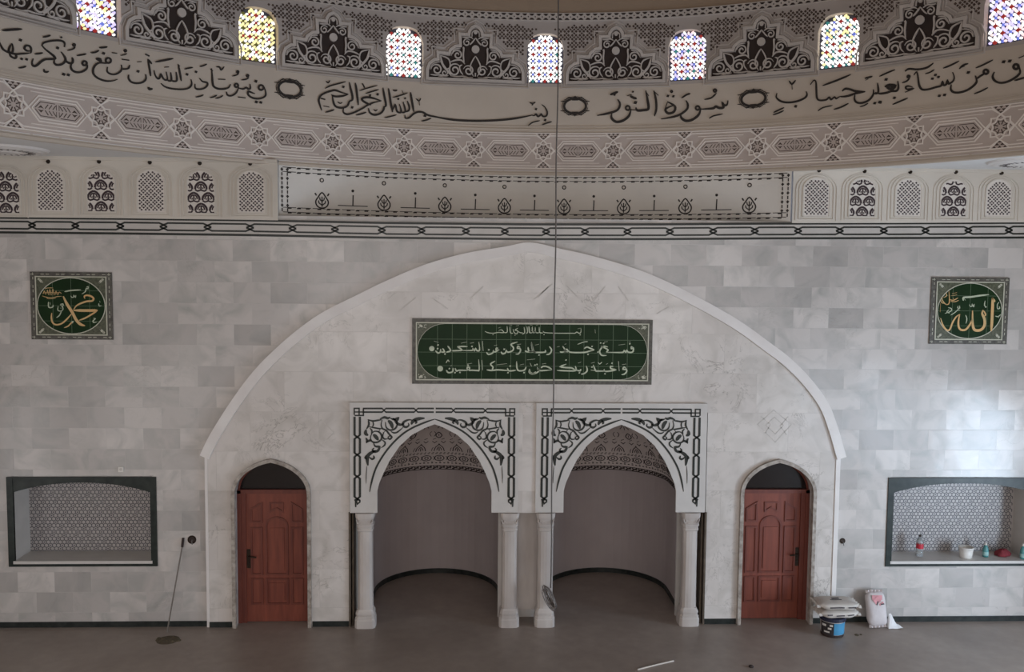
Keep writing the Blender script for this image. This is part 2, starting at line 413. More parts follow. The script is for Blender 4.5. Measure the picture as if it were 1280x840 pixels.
# drum with 21 arched window openings, going down behind the wall face as the curved panel
WPH, WSP = .038, 2*pi/21
WHA, WZ0, WZ1 = .0392, 8.668, 9.475
def win_top(t):               # t in -1..1 over the window's width
    a = abs(t)
    return WZ1-.24*(1-math.sqrt(max(0, 1-min(1, a)**2.6)))
ZD0, ZD1 = 7.17, 9.80
b = MB()
def P3(a, z, r=DR): return (DX+r*math.sin(a), DY+r*math.cos(a), z)
def quad(mb, a0, a1, z0, z1, z2, z3, mi=0):  # z0,z1 bottom left/right, z2,z3 top right/left
    mb.add([P3(a0, z0), P3(a1, z1), P3(a1, z2), P3(a0, z3)], [(0, 1, 2, 3)], mi)
ZG = 8.615
NW = 12
for k in range(21):
    c = WPH+WSP*k
    for i in range(NW):
        t0, t1 = -1+2*i/NW, -1+2*(i+1)/NW; a0, a1 = c+WHA*t0, c+WHA*t1
        quad(b, a0, a1, ZD0, ZD0, ZG, ZG); quad(b, a0, a1, ZG, ZG, WZ0, WZ0, 1); quad(b, a0, a1, win_top(t0), win_top(t1), ZD1, ZD1, 1)
        b.add([P3(a0, WZ0), P3(a1, WZ0), P3(a1, WZ0, DR+.16), P3(a0, WZ0, DR+.16)], [(0, 1, 2, 3)])
        b.add([P3(a0, win_top(t0)), P3(a1, win_top(t1)), P3(a1, win_top(t1), DR+.16), P3(a0, win_top(t0), DR+.16)], [(0, 1, 2, 3)])
    for t in (-1, 1):
        a = c+WHA*t
        b.add([P3(a, WZ0), P3(a, win_top(t)), P3(a, win_top(t), DR+.16), P3(a, WZ0, DR+.16)], [(0, 1, 2, 3)])
    g0, g1 = c+WHA, c+WSP-WHA
    for i in range(10):
        quad(b, g0+(g1-g0)*i/10, g0+(g1-g0)*(i+1)/10, ZD0, ZD0, ZG, ZG); quad(b, g0+(g1-g0)*i/10, g0+(g1-g0)*(i+1)/10, ZG, ZG, ZD1, ZD1, 1)
struct(build('wall_drum', b, [M_PLAST, M_ZONE]))
# lip under the drum
b = MB()
for i in range(128):
    a0, a1 = 2*pi*i/128, 2*pi*(i+1)/128
    b.add([P3(a0, ZD0), P3(a1, ZD0), P3(a1, ZD0, DR+.05), P3(a0, ZD0, DR+.05)], [(0, 1, 2, 3)])
    b.add([P3(a0, ZD0, DR+.05), P3(a1, ZD0, DR+.05), P3(a1, ZC, DR+.05), P3(a0, ZC, DR+.05)], [(0, 1, 2, 3)])
struct(build('trim_1', b, M_PLAST))
# dome
b = MB(); nu, nv = 96, 24
for j in range(nv):
    for i in range(nu):
        q = []
        for (ii, jj) in ((i, j), (i+1, j), (i+1, j+1), (i, j+1)):
            e = pi/2*jj/nv; q.append(P3(2*pi*ii/nu, ZD1+DR*math.sin(e), DR*math.cos(e)))
        if j == nv-1: q = q[:3]
        b.add(q, [tuple(range(len(q)))])
struct(build('ceiling_dome', b, M_DOME, smooth=True))
# curved panel face under the drum + its sill
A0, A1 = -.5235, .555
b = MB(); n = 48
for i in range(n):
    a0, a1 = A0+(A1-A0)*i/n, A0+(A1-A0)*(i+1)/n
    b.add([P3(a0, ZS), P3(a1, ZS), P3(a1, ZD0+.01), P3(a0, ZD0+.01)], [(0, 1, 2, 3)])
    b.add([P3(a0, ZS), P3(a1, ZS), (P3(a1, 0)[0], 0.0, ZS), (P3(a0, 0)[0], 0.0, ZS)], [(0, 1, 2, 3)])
struct(build('wall_curved', b, mat('lightened_panel_plaster', (226, 221, 214), .85, .04, 1.5)))  # plaster lightened in colour to offset the shade inside the recess

# raised white arch band and the pale field it encloses
OUT = [(252, 568), (261, 549), (272, 530), (294, 496), (320, 462), (350, 432), (380, 407), (407, 389), (445, 370), (482, 352), (532, 331), (582, 317),
       (630, 309), (662, 303.5), (698, 311), (740, 320.5), (795, 337), (840, 356), (890, 382), (927, 404), (960, 428), (985, 447), (1010, 472), (1032, 502), (1044, 532), (1055, 570)]
OW = [wall(*p) for p in OUT]
OS = catmull(OW, 4)
def inset(P, d):
    Q = []
    for i, p in enumerate(P):
        a, c = P[max(i-1, 0)], P[min(i+1, len(P)-1)]; dx, dy = c[0]-a[0], c[1]-a[1]; l = math.hypot(dx, dy)
        Q.append((p[0]+dy/l*d, p[1]-dx/l*d))
    return Q
INS = inset(OS, .07)
fx0, fx1 = wall(262, 700)[0], wall(1039, 700)[0]
field = [(fx0, 0)]+door_notch(DOORX[0])+[(MX0, 0), (MX0, MTOP), (MX1, MTOP), (MX1, 0)]+door_notch(DOORX[1])+[(fx1, 0)]
field += [(fx1, INS[-1][1])]+INS[::-1]+[(fx0, INS[0][1])]
struct(plate('wall_field', field, [], -.045, .0, M_FIELD))
b = MB(); b.ribbon(inset(OS, .07), .15, mwall(), 0, .085)
struct(build('trim_2', b, M_WHITE))
# corner strip right of the field
b = MB(); b.box(fx1, fx1+.07, -.06, 0, wall(1040, 752)[1], wall(1045, 570)[1]); b.box(fx0-.04, fx0, -.05, 0, 0, wall(252, 568)[1])
struct(build('trim_3', b, M_WHITE))

# skirting
b = MB(); H = .085
for x0, x1 in ((-WH, fx0), (fx0, DOORX[0]-.62), (DOORX[0]+.62, MX0-.02), (MX1+.02, DOORX[1]-.62), (DOORX[1]+.62, fx1), (fx1, WH)):
    yy = -.06 if (x0 >= fx0-.01 and x1 <= fx1+.01) else -.018
    b.box(x0, x1, yy, .02, 0, H)
struct(build('baseboard_front', b, M_BASE))

# inlaid band across the wall
def interp(T, x):
    for (x0, y0), (x1, y1) in zip(T, T[1:]):
        if x <= x1 or (x1, y1) == T[-1]: return y0+(y1-y0)*(x-x0)/(x1-x0)
TT = [(-140, 270.3), (0, 271.5), (160, 273), (320, 275), (480, 278.2), (660, 280), (820, 280), (960, 279), (1120, 278.7), (1280, 278), (1420, 277)]
def tb(x, f): return wall(x, interp(TT, x)+19.6*f)
xs = list(range(-120, 1421, 35))
b = MB(); b.ribbon([tb(x, .5) for x in xs], .265, mwall(), 0, .02)
t4 = struct(build('trim_4', b, M_TRIM))
b = MB()
for f in (.03, .97): b.ribbon([tb(x, f) for x in xs], .034, mwall(), .0, .024)
XC = [-66, -12, 41, 95, 151, 205, 260, 313, 366, 419, 477.5, 527, 582.5, 631, 682.5, 731, 784, 837, 891, 943, 997, 1049, 1104, 1156, 1209.5, 1260, 1314, 1367]
for i in range(len(XC)-1):
    x0, x1 = XC[i], XC[i+1]
    for s in (1, -1):
        A, B_ = .5-.23*s, .5+.23*s
        b.ribbon([tb(x0-4.6, .5), tb(x0+5.4, A), tb(x1-5.4, A), tb(x1+4.6, .5)], .026, mwall(), .0, .024)
struct(build('trim_5', b, M_BLACK))

# plaster faces left and right of the curved panel (they carry the lattice panels)
def face(xa, xb, name, m):
    P = [tb(x, .0) for x in range(-120, 1421, 20)]
    P = [p for p in P if xa < p[0] < xb]
    out = [(xa, P[0][1])]+P+[(xb, P[-1][1]), (xb, ZC-.005), (xa, ZC-.005)]
    struct(plate(name, out, [], -.03, .0, m))
face(-WH, XL, 'trim_6', M_CREAM); face(XR, WH, 'trim_7', M_CREAM)
b = MB()
for x0, x1 in ((-WH, XL), (XR, WH)): b.box(x0, x1, -.055, -.0, ZC-.05, ZC)
struct(build('trim_8', b, M_CREAM))

# ---- mihrab: two niches behind a double arch
def wx(x, y, Y=0): return wall(x, y, Y)[0]
NXC = (-1.49, 1.475)              # axes of the two niches
NR, NYC, NZ, NAP = 1.07, 1.40, 1.95, 3.42
def u_pts(xc, k=1.0, y0=.30):
    P = [(xc-NR*k, y0), (xc-NR*k, .65), (xc-NR*k, 1.0)]
    for i in range(25):
        a = -pi/2+pi*i/24; P.append((xc+NR*k*math.sin(a), NYC+NR*k*math.cos(a)))
    return P+[(xc+NR*k, 1.0), (xc+NR*k, .65), (xc+NR*k, y0)]
def vault_pt(xc, s, t, h=0.0):
    """s 0..1 along the plan, t 0..1 up the pointed vault; h towards the inside"""
    w = 2*NR; L = 2*(NYC-.3)+pi*NR; d = s*L
    k = max(0, 1-max(0, t)**1.7)**.75; z = NZ+(NAP-NZ)*t; r = max(0.02, NR*k-h)
    if d < NYC-.3: return (xc-r, .3+d, z)
    if d > L-(NYC-.3): return (xc+r, .3+(L-d), z)
    a = -pi/2+(d-(NYC-.3))/NR
    return (xc+r*math.sin(a), NYC+r*math.cos(a), z)
NL = 2*(NYC-.3)+pi*NR
for q, xc in enumerate(NXC):
    b = MB(); P = u_pts(xc)
    for p0, p1 in zip(P, P[1:]): b.add([(p0[0], p0[1], 0), (p1[0], p1[1], 0), (p1[0], p1[1], NZ), (p0[0], p0[1], NZ)], [(0, 1, 2, 3)])
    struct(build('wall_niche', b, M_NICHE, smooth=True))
    b = MB(); ns, nt_ = 48, 16
    for j in range(nt_):
        for i in range(ns):
            b.add([vault_pt(xc, (i+di)/ns, (j+dj)/nt_) for di, dj in ((0, 0), (1, 0), (1, 1), (0, 1))], [(0, 1, 2, 3)])
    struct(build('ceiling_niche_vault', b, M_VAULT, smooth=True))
    # dark skirting along the curve
    b = MB(); Q = u_pts(xc, .985)
    for p0, p1 in zip(Q, Q[1:]): b.add([(p0[0], p0[1], 0), (p1[0], p1[1], 0), (p1[0], p1[1], .085), (p0[0], p0[1], .085)], [(0, 1, 2, 3)])
    for (p0, p1), (r0, r1) in zip(zip(Q, Q[1:]), zip(P, P[1:])): b.add([(p0[0], p0[1], .085), (p1[0], p1[1], .085), (r1[0], r1[1], .085), (r0[0], r0[1], .085)], [(0, 1, 2, 3)])
    struct(build('baseboard_niche', b, M_BASE))
    # painted ornament on the vault
    def mv(u, v, h, xc=xc): return vault_pt(xc, u/NL, v, .004+h)
    b = MB(); K = 2.1                                    # metres per unit t, roughly
    def st(P, w, k=3, closed=False): b.ribbon(catmull(P, k, closed) if k > 1 else P, w, lambda u, v, h: mv(u, v/K, h), 0, .004, closed)
    x = .35
    rnd = random.Random(3+q)
    # spring frieze: rope band just above the springing
    N = 46
    for i in range(N):
        u0 = NL*i/N; u1 = NL*(i+.86)/N
        st([(u0, .015), ((u0+u1)/2, .045), (u1, .075)], .035, 1); st([(u0, .075), (u1, .03)], .022, 1)
    st([(NL*i/60, .0) for i in range(61)], .02, 1); st([(NL*i/60, .092) for i in range(61)], .016, 1)
    N = 74
    for i in range(N):
        u0 = NL*i/N
        st([(u0, .165), (u0+.035, .165)], .022, 1)
        if i % 2: st([(u0, .195), (u0+.03, .195)], .014, 1)
        st([(u0, .425), (u0+.04, .425)], .018, 1); st([(u0+.02, .455), (u0+.05, .455)], .014, 1)
    N = 23
    for i in range(N):
        c = NL*(i+.5)/N; r = .075
        st([(c+1.25*r*math.cos(2*pi*j/8), .30+r*math.sin(2*pi*j/8)) for j in range(8)], .018, 1, True)
        st([(c+.5*r*math.cos(2*pi*j/6), .30+.5*r*math.sin(2*pi*j/6)) for j in range(6)], .016, 1, True)
        st([(c-.11, .25), (c-.08, .30), (c-.11, .35)], .014, 1)
    N = 15
    for i in range(N):
        c = NL*(i+.5)/N; g = .1
        st([(c-g, .50), (c-.75*g, .60), (c-.2*g, .66), (c, .70), (c+.2*g, .66), (c+.75*g, .60), (c+g, .50)], .018)
        st([(c-.5*g, .52), (c-.3*g, .58), (c, .61), (c+.3*g, .58), (c+.5*g, .52)], .016); st([(c, .50), (c, .58)], .018, 1)
        st([(c-1.5*g, .50), (c-1.4*g, .56), (c-1.2*g, .60)], .012)
    N = 30
    for i in range(N):
        c = NL*(i+.5)/N
        st([(c-.05, .78), (c, .73), (c+.05, .78)], .016, 1); st([(c-.04, .83), (c+.03, .86)], .014, 1)
    N = 12
    for i in range(N):
        c = NL*(i+.2)/N
        st([(c-.12, 1.16), (c-.05, 1.24), (c, 1.34), (c+.05, 1.24), (c+.12, 1.16)], .018); st([(c, 1.14), (c, 1.24)], .016, 1)
        st([(c-.2, .92), (c-.16, 1.0), (c-.2, 1.06)], .014); st([(c+.2, .92), (c+.16, 1.0), (c+.2, 1.06)], .014)
    N = 9
    for i in range(N):
        c = NL*(i+.5)/N
        st([(c-.07, .95), (c, .88), (c+.07, .95), (c, 1.04)], .022, 3, True); st([(c, .93), (c, .99)], .016, 1)
    struct(build('trim_vault_ornament', b, M_VINK))

# wall behind the surround with the two arched openings, and the middle pier
AL = [(471.5, 640), (471.5, 614), (474, 604), (480, 590), (487, 576), (500, 557), (515, 543.5), (532, 534.5), (543.4, 530.3)]
def arch_open(Y):
    """outline of the left opening in world x,z, symmetrical about its axis"""
    P = [wall(x, y, Y) for x, y in AL]; xa = P[-1][0]
    L_ = [(xa-p[0], p[1]) for p in P]
    return xa, L_
xa, HO = arch_open(-.1)
AX = (xa, xa+(wall(776.6, 531, -.1)[0]-xa))
def open_outline(xc, zb, k=1.0):
    Lq = [(xc-k*d, z) for d, z in HO]; Rq = [(xc+k*d, z) for d, z in HO[::-1][1:]]
    return [(xc-k*HO[0][0], zb)]+Lq+Rq+[(xc+k*HO[0][0], zb)]
ZB = wall(545, 641, -.1)[1]
# rear plane (Y=.30) : one plate with two openings
out = [(MX0-.1, 0)]
for c in AX: out += open_outline(c, 0, 1.135)
out += [(MX1+.1, 0), (MX1+.1, MTOP+.4), (MX0-.1, MTOP+.4)]
struct(plate('wall_mihrab', out, [], .30, .36, M_SUR))
# soffits between the front surround and the rear plane
for c in AX:
    b = MB(); P = open_outline(c, ZB, 1.0)
    for p0, p1 in zip(P, P[1:]): b.add([(p0[0], -.1, p0[1]), (p1[0], -.1, p1[1]), (c+(p1[0]-c)*1.135, .31, p1[1]), (c+(p0[0]-c)*1.135, .31, p0[1])], [(0, 1, 2, 3)])
    struct(build('trim_soffit', b, M_SUR, smooth=False))
# middle pier behind the two inner columns and the facing above it
fr = [(wall(437, 505, -.1)[0], wall(648.5, 505, -.1)[0]), (wall(670.5, 506, -.1)[0], wall(884.5, 506, -.1)[0])]
ZT = wall(545, 503.5, -.1)[1]
b = MB(); b.box(fr[0][1]-.2, fr[1][0]+.2, .17, .30, .17, ZB)
struct(build('wall_pier', b, M_COLM))
b = MB(); b.box(fr[0][1], fr[1][0], -.075, .0, ZB-.01, ZT); b.box(fr[0][1]-.2, fr[1][0]+.2, -.06, .30, ZB-.015, ZB+.02)
struct(build('wall_pier_face', b, M_FIELD))
# raw dark edges of the slot beside the outer columns
b = MB(); b.box(MX0-.015, MX0+.012, -.075, .3, 0, ZB); b.box(MX0+.03, MX0+.055, -.02, .3, 0, ZB-.02)
b.box(MX1-.012, MX1+.015, -.075, .3, 0, ZB-.01); b.box(MX1-.055, MX1-.03, -.02, .3, 0, ZB-.03)
struct(build('trim_raw_edge', b, M_TUNNEL))

# ---- carved frieze, mouldings and top border of the drum
ANG = [i for i in range(-9, 10)]
FA0, FDA = .036, 2*pi/42
zm, kf = 7.5725, .00207
VIS = (-1.28, 1.36)                       # the stretch of the drum that can be seen
def arc_band(mb, z0, z1, h0, h1, a0=VIS[0], a1=VIS[1], n=90):
    for i in range(n):
        b0, b1 = a0+(a1-a0)*i/n, a0+(a1-a0)*(i+1)/n
        for (za, ha, zb, hb) in ((z0, h0, z0, h1), (z0, h1, z1, h1), (z1, h1, z1, h0)):
            mb.add([P3(b0, za, DR-ha), P3(b1, za, DR-ha), P3(b1, zb, DR-hb), P3(b0, zb, DR-hb)], [(0, 1, 2, 3)])
b = MB(); arc_band(b, zm-.325, zm+.30, 0, .014); struct(build('trim_frieze_ground', b, M_BAND))
b = MB()
for z0, z1, h in ((zm+.325, zm+.352, .03), (zm+.385, zm+.40, .02), (zm-.30, zm-.288, .022), (zm-.40, zm-.36, .03)): arc_band(b, z0, z1, 0, h)
struct(build('trim_moulding', b, M_PLAST))
br_, bd = MB(), MB()
HR0, HR1 = .012, .026
def mir(P): return [(u, -v) for u, v in P]
for k in range(-9, 10):
    U = (FA0+FDA*k)*DR
    if not VIS[0]*DR < U < VIS[1]*DR: continue
    def rb(P, w=9, closed=False, mb=br_, U=U): mb.ribbon([(U+u*kf, zm+v*kf) for u, v in P], w*kf, mdrum, HR0, HR1, closed)
    def dk(P, U=U): bd.poly([(U+u*kf, zm+v*kf) for u, v in P], mdrum, .012, .0165)
    def dl(P, w=6, U=U): bd.ribbon([(U+u*kf, zm+v*kf) for u, v in P], w*.75*kf, mdrum, .012, .0165)
    for f in (lambda P: P, mir):
        rb(f([(0, 137), (277, 137), (553, 137)]), 7)
        rb(f([(-24, 58), (0, 82), (55, 119), (165, 119), (277, 119), (388, 119), (498, 119), (553, 82), (577, 58)]), 8)
        rb(f([(20, 100), (60, 135)]), 6); rb(f([(533, 100), (493, 135)]), 6)
        rb(f([(105, 96), (200, 96), (353, 96), (448, 96)]), 5)
        rb(f([(56, -36), (90, 0), (155, 76), (277, 76), (398, 76), (463, 0), (497, -36)]), 8)
        rb(f([(112, 0), (162, 58), (277, 58), (391, 58), (441, 0)]), 7)
        for (x, y) in ((-34, 128), (0, 128), (34, 128), (-17, 109), (17, 109), (0, 92)):
            dk(f([(x-14, y+7), (x+14, y+7), (x, y-9)]))
        dl(f([(134, 4), (168, 42), (260, 42)]), 6); dl(f([(293, 42), (385, 42), (419, 4)]), 6)
        for s, x0 in ((1, 196), (-1, 357)):
            for j in range(3): dl(f([(x0+s*j*24, 5), (x0+s*(j*24+20), 32)]), 7)
        dk(f([(150, 3), (170, 22), (188, 3), (170, 8)])); dk(f([(403, 3), (383, 22), (365, 3), (383, 8)]))
        dl(f([(268, 4), (268, 38)]), 5); dl(f([(285, 4), (285, 38)]), 5)
    P = []
    for j in range(16):
        a = pi/8*j; r = 84 if j % 2 == 0 else 64
        P.append((r*math.cos(a), r*math.sin(a)))
    rb(P, 8, True)
    rb([(58*math.cos(pi/8*j)*(1 if j % 2 else .78), 58*math.sin(pi/8*j)*(1 if j % 2 else .78)) for j in range(16)], 7, True)
    for j in range(8):
        a = pi/4*j+pi/8
        dl([(16*math.cos(a), 16*math.sin(a)), (46*math.cos(a), 46*math.sin(a))], 9)
        dl([(40*math.cos(a), 40*math.sin(a)), (40*math.cos(a+pi/4), 40*math.sin(a+pi/4))], 5)
        a += pi/8; dl([(68*math.cos(a), 68*math.sin(a)), (60*math.cos(a+.2), 60*math.sin(a+.2))], 5)
struct(build('trim_frieze_ridges', br_, M_RIDGE)); struct(build('trim_frieze_grooves', bd, M_GROOVE))
# top border of the drum: two rows of dark notches
b = MB(); arc_band(b, 9.665, 9.795, 0, .03); struct(build('trim_top_border', b, M_PANEL))
b = MB(); n = int((VIS[1]-VIS[0])*DR/.115)
for i in range(n):
    u = VIS[0]*DR+.115*i
    for z, s in ((9.762, 1), (9.698, -1)):
        b.poly([(u-.043, z+.016*s), (u+.043, z+.016*s), (u+.016, z-.014*s), (u-.016, z-.014*s)], mdrum, .028, .034)
    b.poly([(u+.045, 9.73), (u+.0575, 9.742), (u+.07, 9.73), (u+.0575, 9.718)], mdrum, .028, .034)
struct(build('trim_top_border_notches', b, M_DARK))

# ornament of the curved panel
b = MB()
def dz(x, y): return drum(x, y)[1]
zr, zl = dz(630, 233.5), dz(630, 257.5)
ua, ub = A0*DR+.05, A1*DR-.05
def dash_line(u0, u1, z, seg=.235):
    n = int(round((u1-u0)/seg))
    for i in range(n):
        x0 = u0+(u1-u0)*i/n; s = (u1-u0)/n
        b.ribbon([(x0+.05*s, z), (x0+.5*s, z), (x0+.93*s, z)], .010, mdrum, 0, .006)
        for q in (.12, .72) if i % 2 else (.5,): b.ribbon([(x0+q*s-.03, z-.012), (x0+q*s+.03, z-.010)], .018, mdrum, 0, .006)
ztb, zbb = (7.145, 7.078), (6.535, 6.465)
for z in ztb+zbb: dash_line(ua, ub, z)
for uu in (ua, ua+.085, ub-.085, ub):
    n = 10
    for i in range(n):
        z0 = zbb[1]+(ztb[0]-zbb[1])*i/n; s = (ztb[0]-zbb[1])/n
        b.ribbon([(uu, z0+.1*s), (uu, z0+.85*s)], .016, mdrum, 0, .006)
        if i % 2: b.ribbon([(uu-.02, z0+.5*s), (uu+.02, z0+.5*s)], .02, mdrum, 0, .006)
for x in (402.5, 480, 556, 630.5, 705, 779.5, 856.5, 936.5):
    u = drum(x, 257)[0]; K = .0124
    f = lambda P: [(u+px*K, zl+py*K) for px, py in P]
    b.disc(u-.002, zr, .036, mdrum, 0, .006, 10)
    drop = [(0, 10), (-5, 4), (-8, -1), (-7, -6), (-3, -9), (3, -9), (7, -6), (8, -1), (5, 4)]
    b.ribbon(f(catmull(drop, 3, True)), .02, mdrum, 0, .006, True)
    b.ribbon(f([(0, -8), (0, 5)]), .016, mdrum, 0, .006)
    for s in (1, -1):
        b.ribbon(f([(0, -6), (4*s, -3), (4.5*s, 0)]), .016, mdrum, 0, .006); b.ribbon(f([(0, -1), (2.5*s, 1), (3*s, 4)]), .016, mdrum, 0, .006)
        b.ribbon(f([(7*s, 6), (9*s, 9)]), .022, mdrum, 0, .006)
for x in (441, 519, 594, 668, 742, 817.5, 895.5):
    u = drum(x, 257)[0]; zb_ = 6.60
    b.ribbon([(u, zb_), (u+.005, zb_+.17)], .018, mdrum, 0, .006); b.disc(u, zb_+.235, .024, mdrum, 0, .006, 6)
    b.ribbon([(u-.24, zb_), (u, zb_), (u+.24, zb_)], .013, mdrum, 0, .006)
struct(build('trim_curved_panel_inlay', b, M_INK))
# plain centres of the small rings
b = MB()
for x in (402.5, 480, 556, 630.5, 705, 779.5, 856.5, 936.5): b.disc(drum(x, 257)[0]-.002, zr, .02, mdrum, .005, .0075, 8)
struct(build('trim_curved_panel_ring_centres', b, M_CREAM))
# faint carved marks on the pale field
b = MB()
for P in ([(672, 372), (685, 358)], [(708, 357), (722, 372)], [(738, 380), (756, 358)], [(772, 358), (785, 376)], [(820, 392), (836, 383)], [(667, 374), (690, 355)],
          [(500, 388), (520, 372)], [(540, 372), (560, 386)], [(589, 372), (604, 358)],
          [(946, 530), (966, 512), (988, 530), (968, 552), (946, 530)], [(956, 531), (967, 521), (978, 531), (968, 542), (956, 531)],
          [(950, 520), (962, 530), (955, 542)], [(984, 520), (974, 532), (982, 543)], [(386, 540), (402, 524), (418, 540), (402, 556), (386, 540)]):
    b.ribbon([wall(*p) for p in P], .014, mwall(), .044, .0475)
struct(build('trim_field_marks', b, mat('scored_marble', (194, 187, 180), .6, .15, 12)))

# ================================================================ WINDOWS OF THE DRUM
GL = {'w': emis('window_glass_white', (255, 252, 246), 1.5), 'y': emis('window_glass_amber', (255, 240, 176), 1.1), 'b': emis('window_glass_blue', (120, 136, 232), .75),
      'r': emis('window_glass_red', (186, 62, 58), .5), 't': emis('window_glass_teal', (70, 150, 150), .55), 'v': emis('window_glass_violet', (214, 204, 255), 1.15),
      'g': emis('window_glass_olive', (120, 118, 60), .45), 'p': emis('window_glass_pink', (255, 222, 220), 1.15)}
GK = list(GL)
M_GRILLE = mat('window_grille_plaster', (74, 76, 92), .8, .15, 6)
WSTY = {-3: ('wwvvwy', 'rbv'), -2: ('wyywwy', 'gry'), -1: ('wwwpww', 'rtb'), 0: ('wwwwww', 'rbt'), 1: ('wvwwwp', 'rbt'), 2: ('wwwyww', 'rtb'), 3: ('wwvvpw', 'rbv'), -4: ('wvwwyy', 'rbg')}
for k in range(-10, 11):
    c = (WPH+WSP*k)*DR; hw = WHA*DR; rnd = random.Random(50+k)
    pet, hub = WSTY.get(k, ('wwwwwv', 'rbt'))
    g = MB(); n = 12
    for i in range(n):
        t0, t1 = -1+2*i/n, -1+2*(i+1)/n
        g.add([mdrum(c+hw*t0, WZ0, -.13), mdrum(c+hw*t1, WZ0, -.13), mdrum(c+hw*t1, win_top(t1), -.13), mdrum(c+hw*t0, win_top(t0), -.13)], [(0, 1, 2, 3)])
    fr_ = struct(build('window_%d' % (k+11), g, M_GRILLE))
    p = MB()
    def inside(u, v, mgn): return abs(u)+mgn < hw and v-mgn > WZ0 and v+mgn < win_top((abs(u)+mgn)/hw if abs(u)+mgn < hw else 1)
    DXW, DZW = .097, .108
    if abs(k) <= 5:
        for j in range(-1, 9):
            for i in range(-4, 5):
                if (i+j) % 2: continue
                u, v = i*DXW, WZ0+.06+j*DZW
                def petal(du, dv, L, wd, col, rot):
                    if inside(u+du, v+dv, .024): p.disc(c+u+du, v+dv, L, mdrum, -.13, -.105, 8, GK.index(col), wd, rot)
                for q in range(4):
                    a = math.atan2(DZW, DXW)*(1 if q in (0, 2) else -1)+(pi if q in (1, 2) else 0)
                    petal(.38*DXW*math.copysign(1, math.cos(a)), .38*DZW*math.copysign(1, math.sin(a)), .034, .018, rnd.choice(pet), a)
                for s in (1, -1):
                    petal(s*.058, 0, .02, .016, rnd.choice(pet), 0); petal(0, s*.064, .017, .026, rnd.choice(pet), 0)
                petal(0, 0, .026, .026, hub[0] if rnd.random() < .6 else rnd.choice(hub), 0)
                petal(DXW, 0, .018, .02, hub[1] if rnd.random() < .6 else rnd.choice(hub), 0)
    else:
        for j in range(6): p.disc(c, WZ0+.09+.12*j, .2, mdrum, -.13, -.105, 8, 0, .05)
    gl = build('glass', p, [GL[q] for q in GK], fr_)

# ================================================================ CARVED PANELS BETWEEN THE WINDOWS
SIL = [(392, 0), (392, 55), (376, 100), (342, 126), (300, 135), (303, 186), (212, 182), (200, 218), (165, 246), (112, 256), (118, 348), (44, 346), (38, 384), (22, 408), (0, 420)]
kp = .00193
zp0 = dz(773, 100.8)
def spiral(cx_, cy_, r, a0, turns, n=16):
    return [(cx_+r*(1-.8*i/n)*math.cos(a0+2*pi*turns*i/n), cy_+r*(1-.8*i/n)*math.sin(a0+2*pi*turns*i/n)) for i in range(n+1)]
PLAB = {-4: 'carved arabesque panel cut by the left edge of the photo',
        -3: 'carved arabesque panel between the violet and blue stained window and the amber one',
        -2: 'carved arabesque panel right of the amber stained window, above the oval medallion nearest the left',
        -1: 'carved arabesque panel just left of the middle stained window and the hanging cable',
        0: 'carved arabesque panel just right of the middle stained window, above the short inscription',
        1: 'carved arabesque panel above and right of the medallion at the inscription\'s right end',
        2: 'rightmost whole carved arabesque panel, beside the stained window cut by the right edge'}
def offset_out(Q, d):
    n = len(Q); R_ = []
    for i in range(n):
        a, p_, c_ = Q[i-1], Q[i], Q[(i+1) % n]
        e1 = Vector((p_[0]-a[0], p_[1]-a[1])).normalized(); e2 = Vector((c_[0]-p_[0], c_[1]-p_[1])).normalized()
        n1 = Vector((e1.y, -e1.x)); n2 = Vector((e2.y, -e2.x)); m_ = n1+n2
        if m_.length < .2: m_ = n1
        m_.normalize(); q = d/max(.45, m_.dot(n1)); R_.append((p_[0]+m_.x*q, p_[1]+m_.y*q))
    return R_
full = [(u, v) for u, v in SIL[:-1]]+[(0, 420)]+[(-u, v) for u, v in SIL[:-1][::-1]]
def top_at(u, pts, gap):
    """height of the stepped outline at u (symmetrical)"""
    best = 0; u = abs(u)
    for (x0, y0), (x1, y1) in zip(pts, pts[1:]):
        lo, hi = min(x0, x1), max(x0, x1)
        if lo-gap <= u <= hi+gap: best = max(best, max(y0, y1) if not lo <= u <= hi else (max(y0, y1) if hi-lo < 1 else y0+(y1-y0)*(u-x0)/(x1-x0)))
    return best
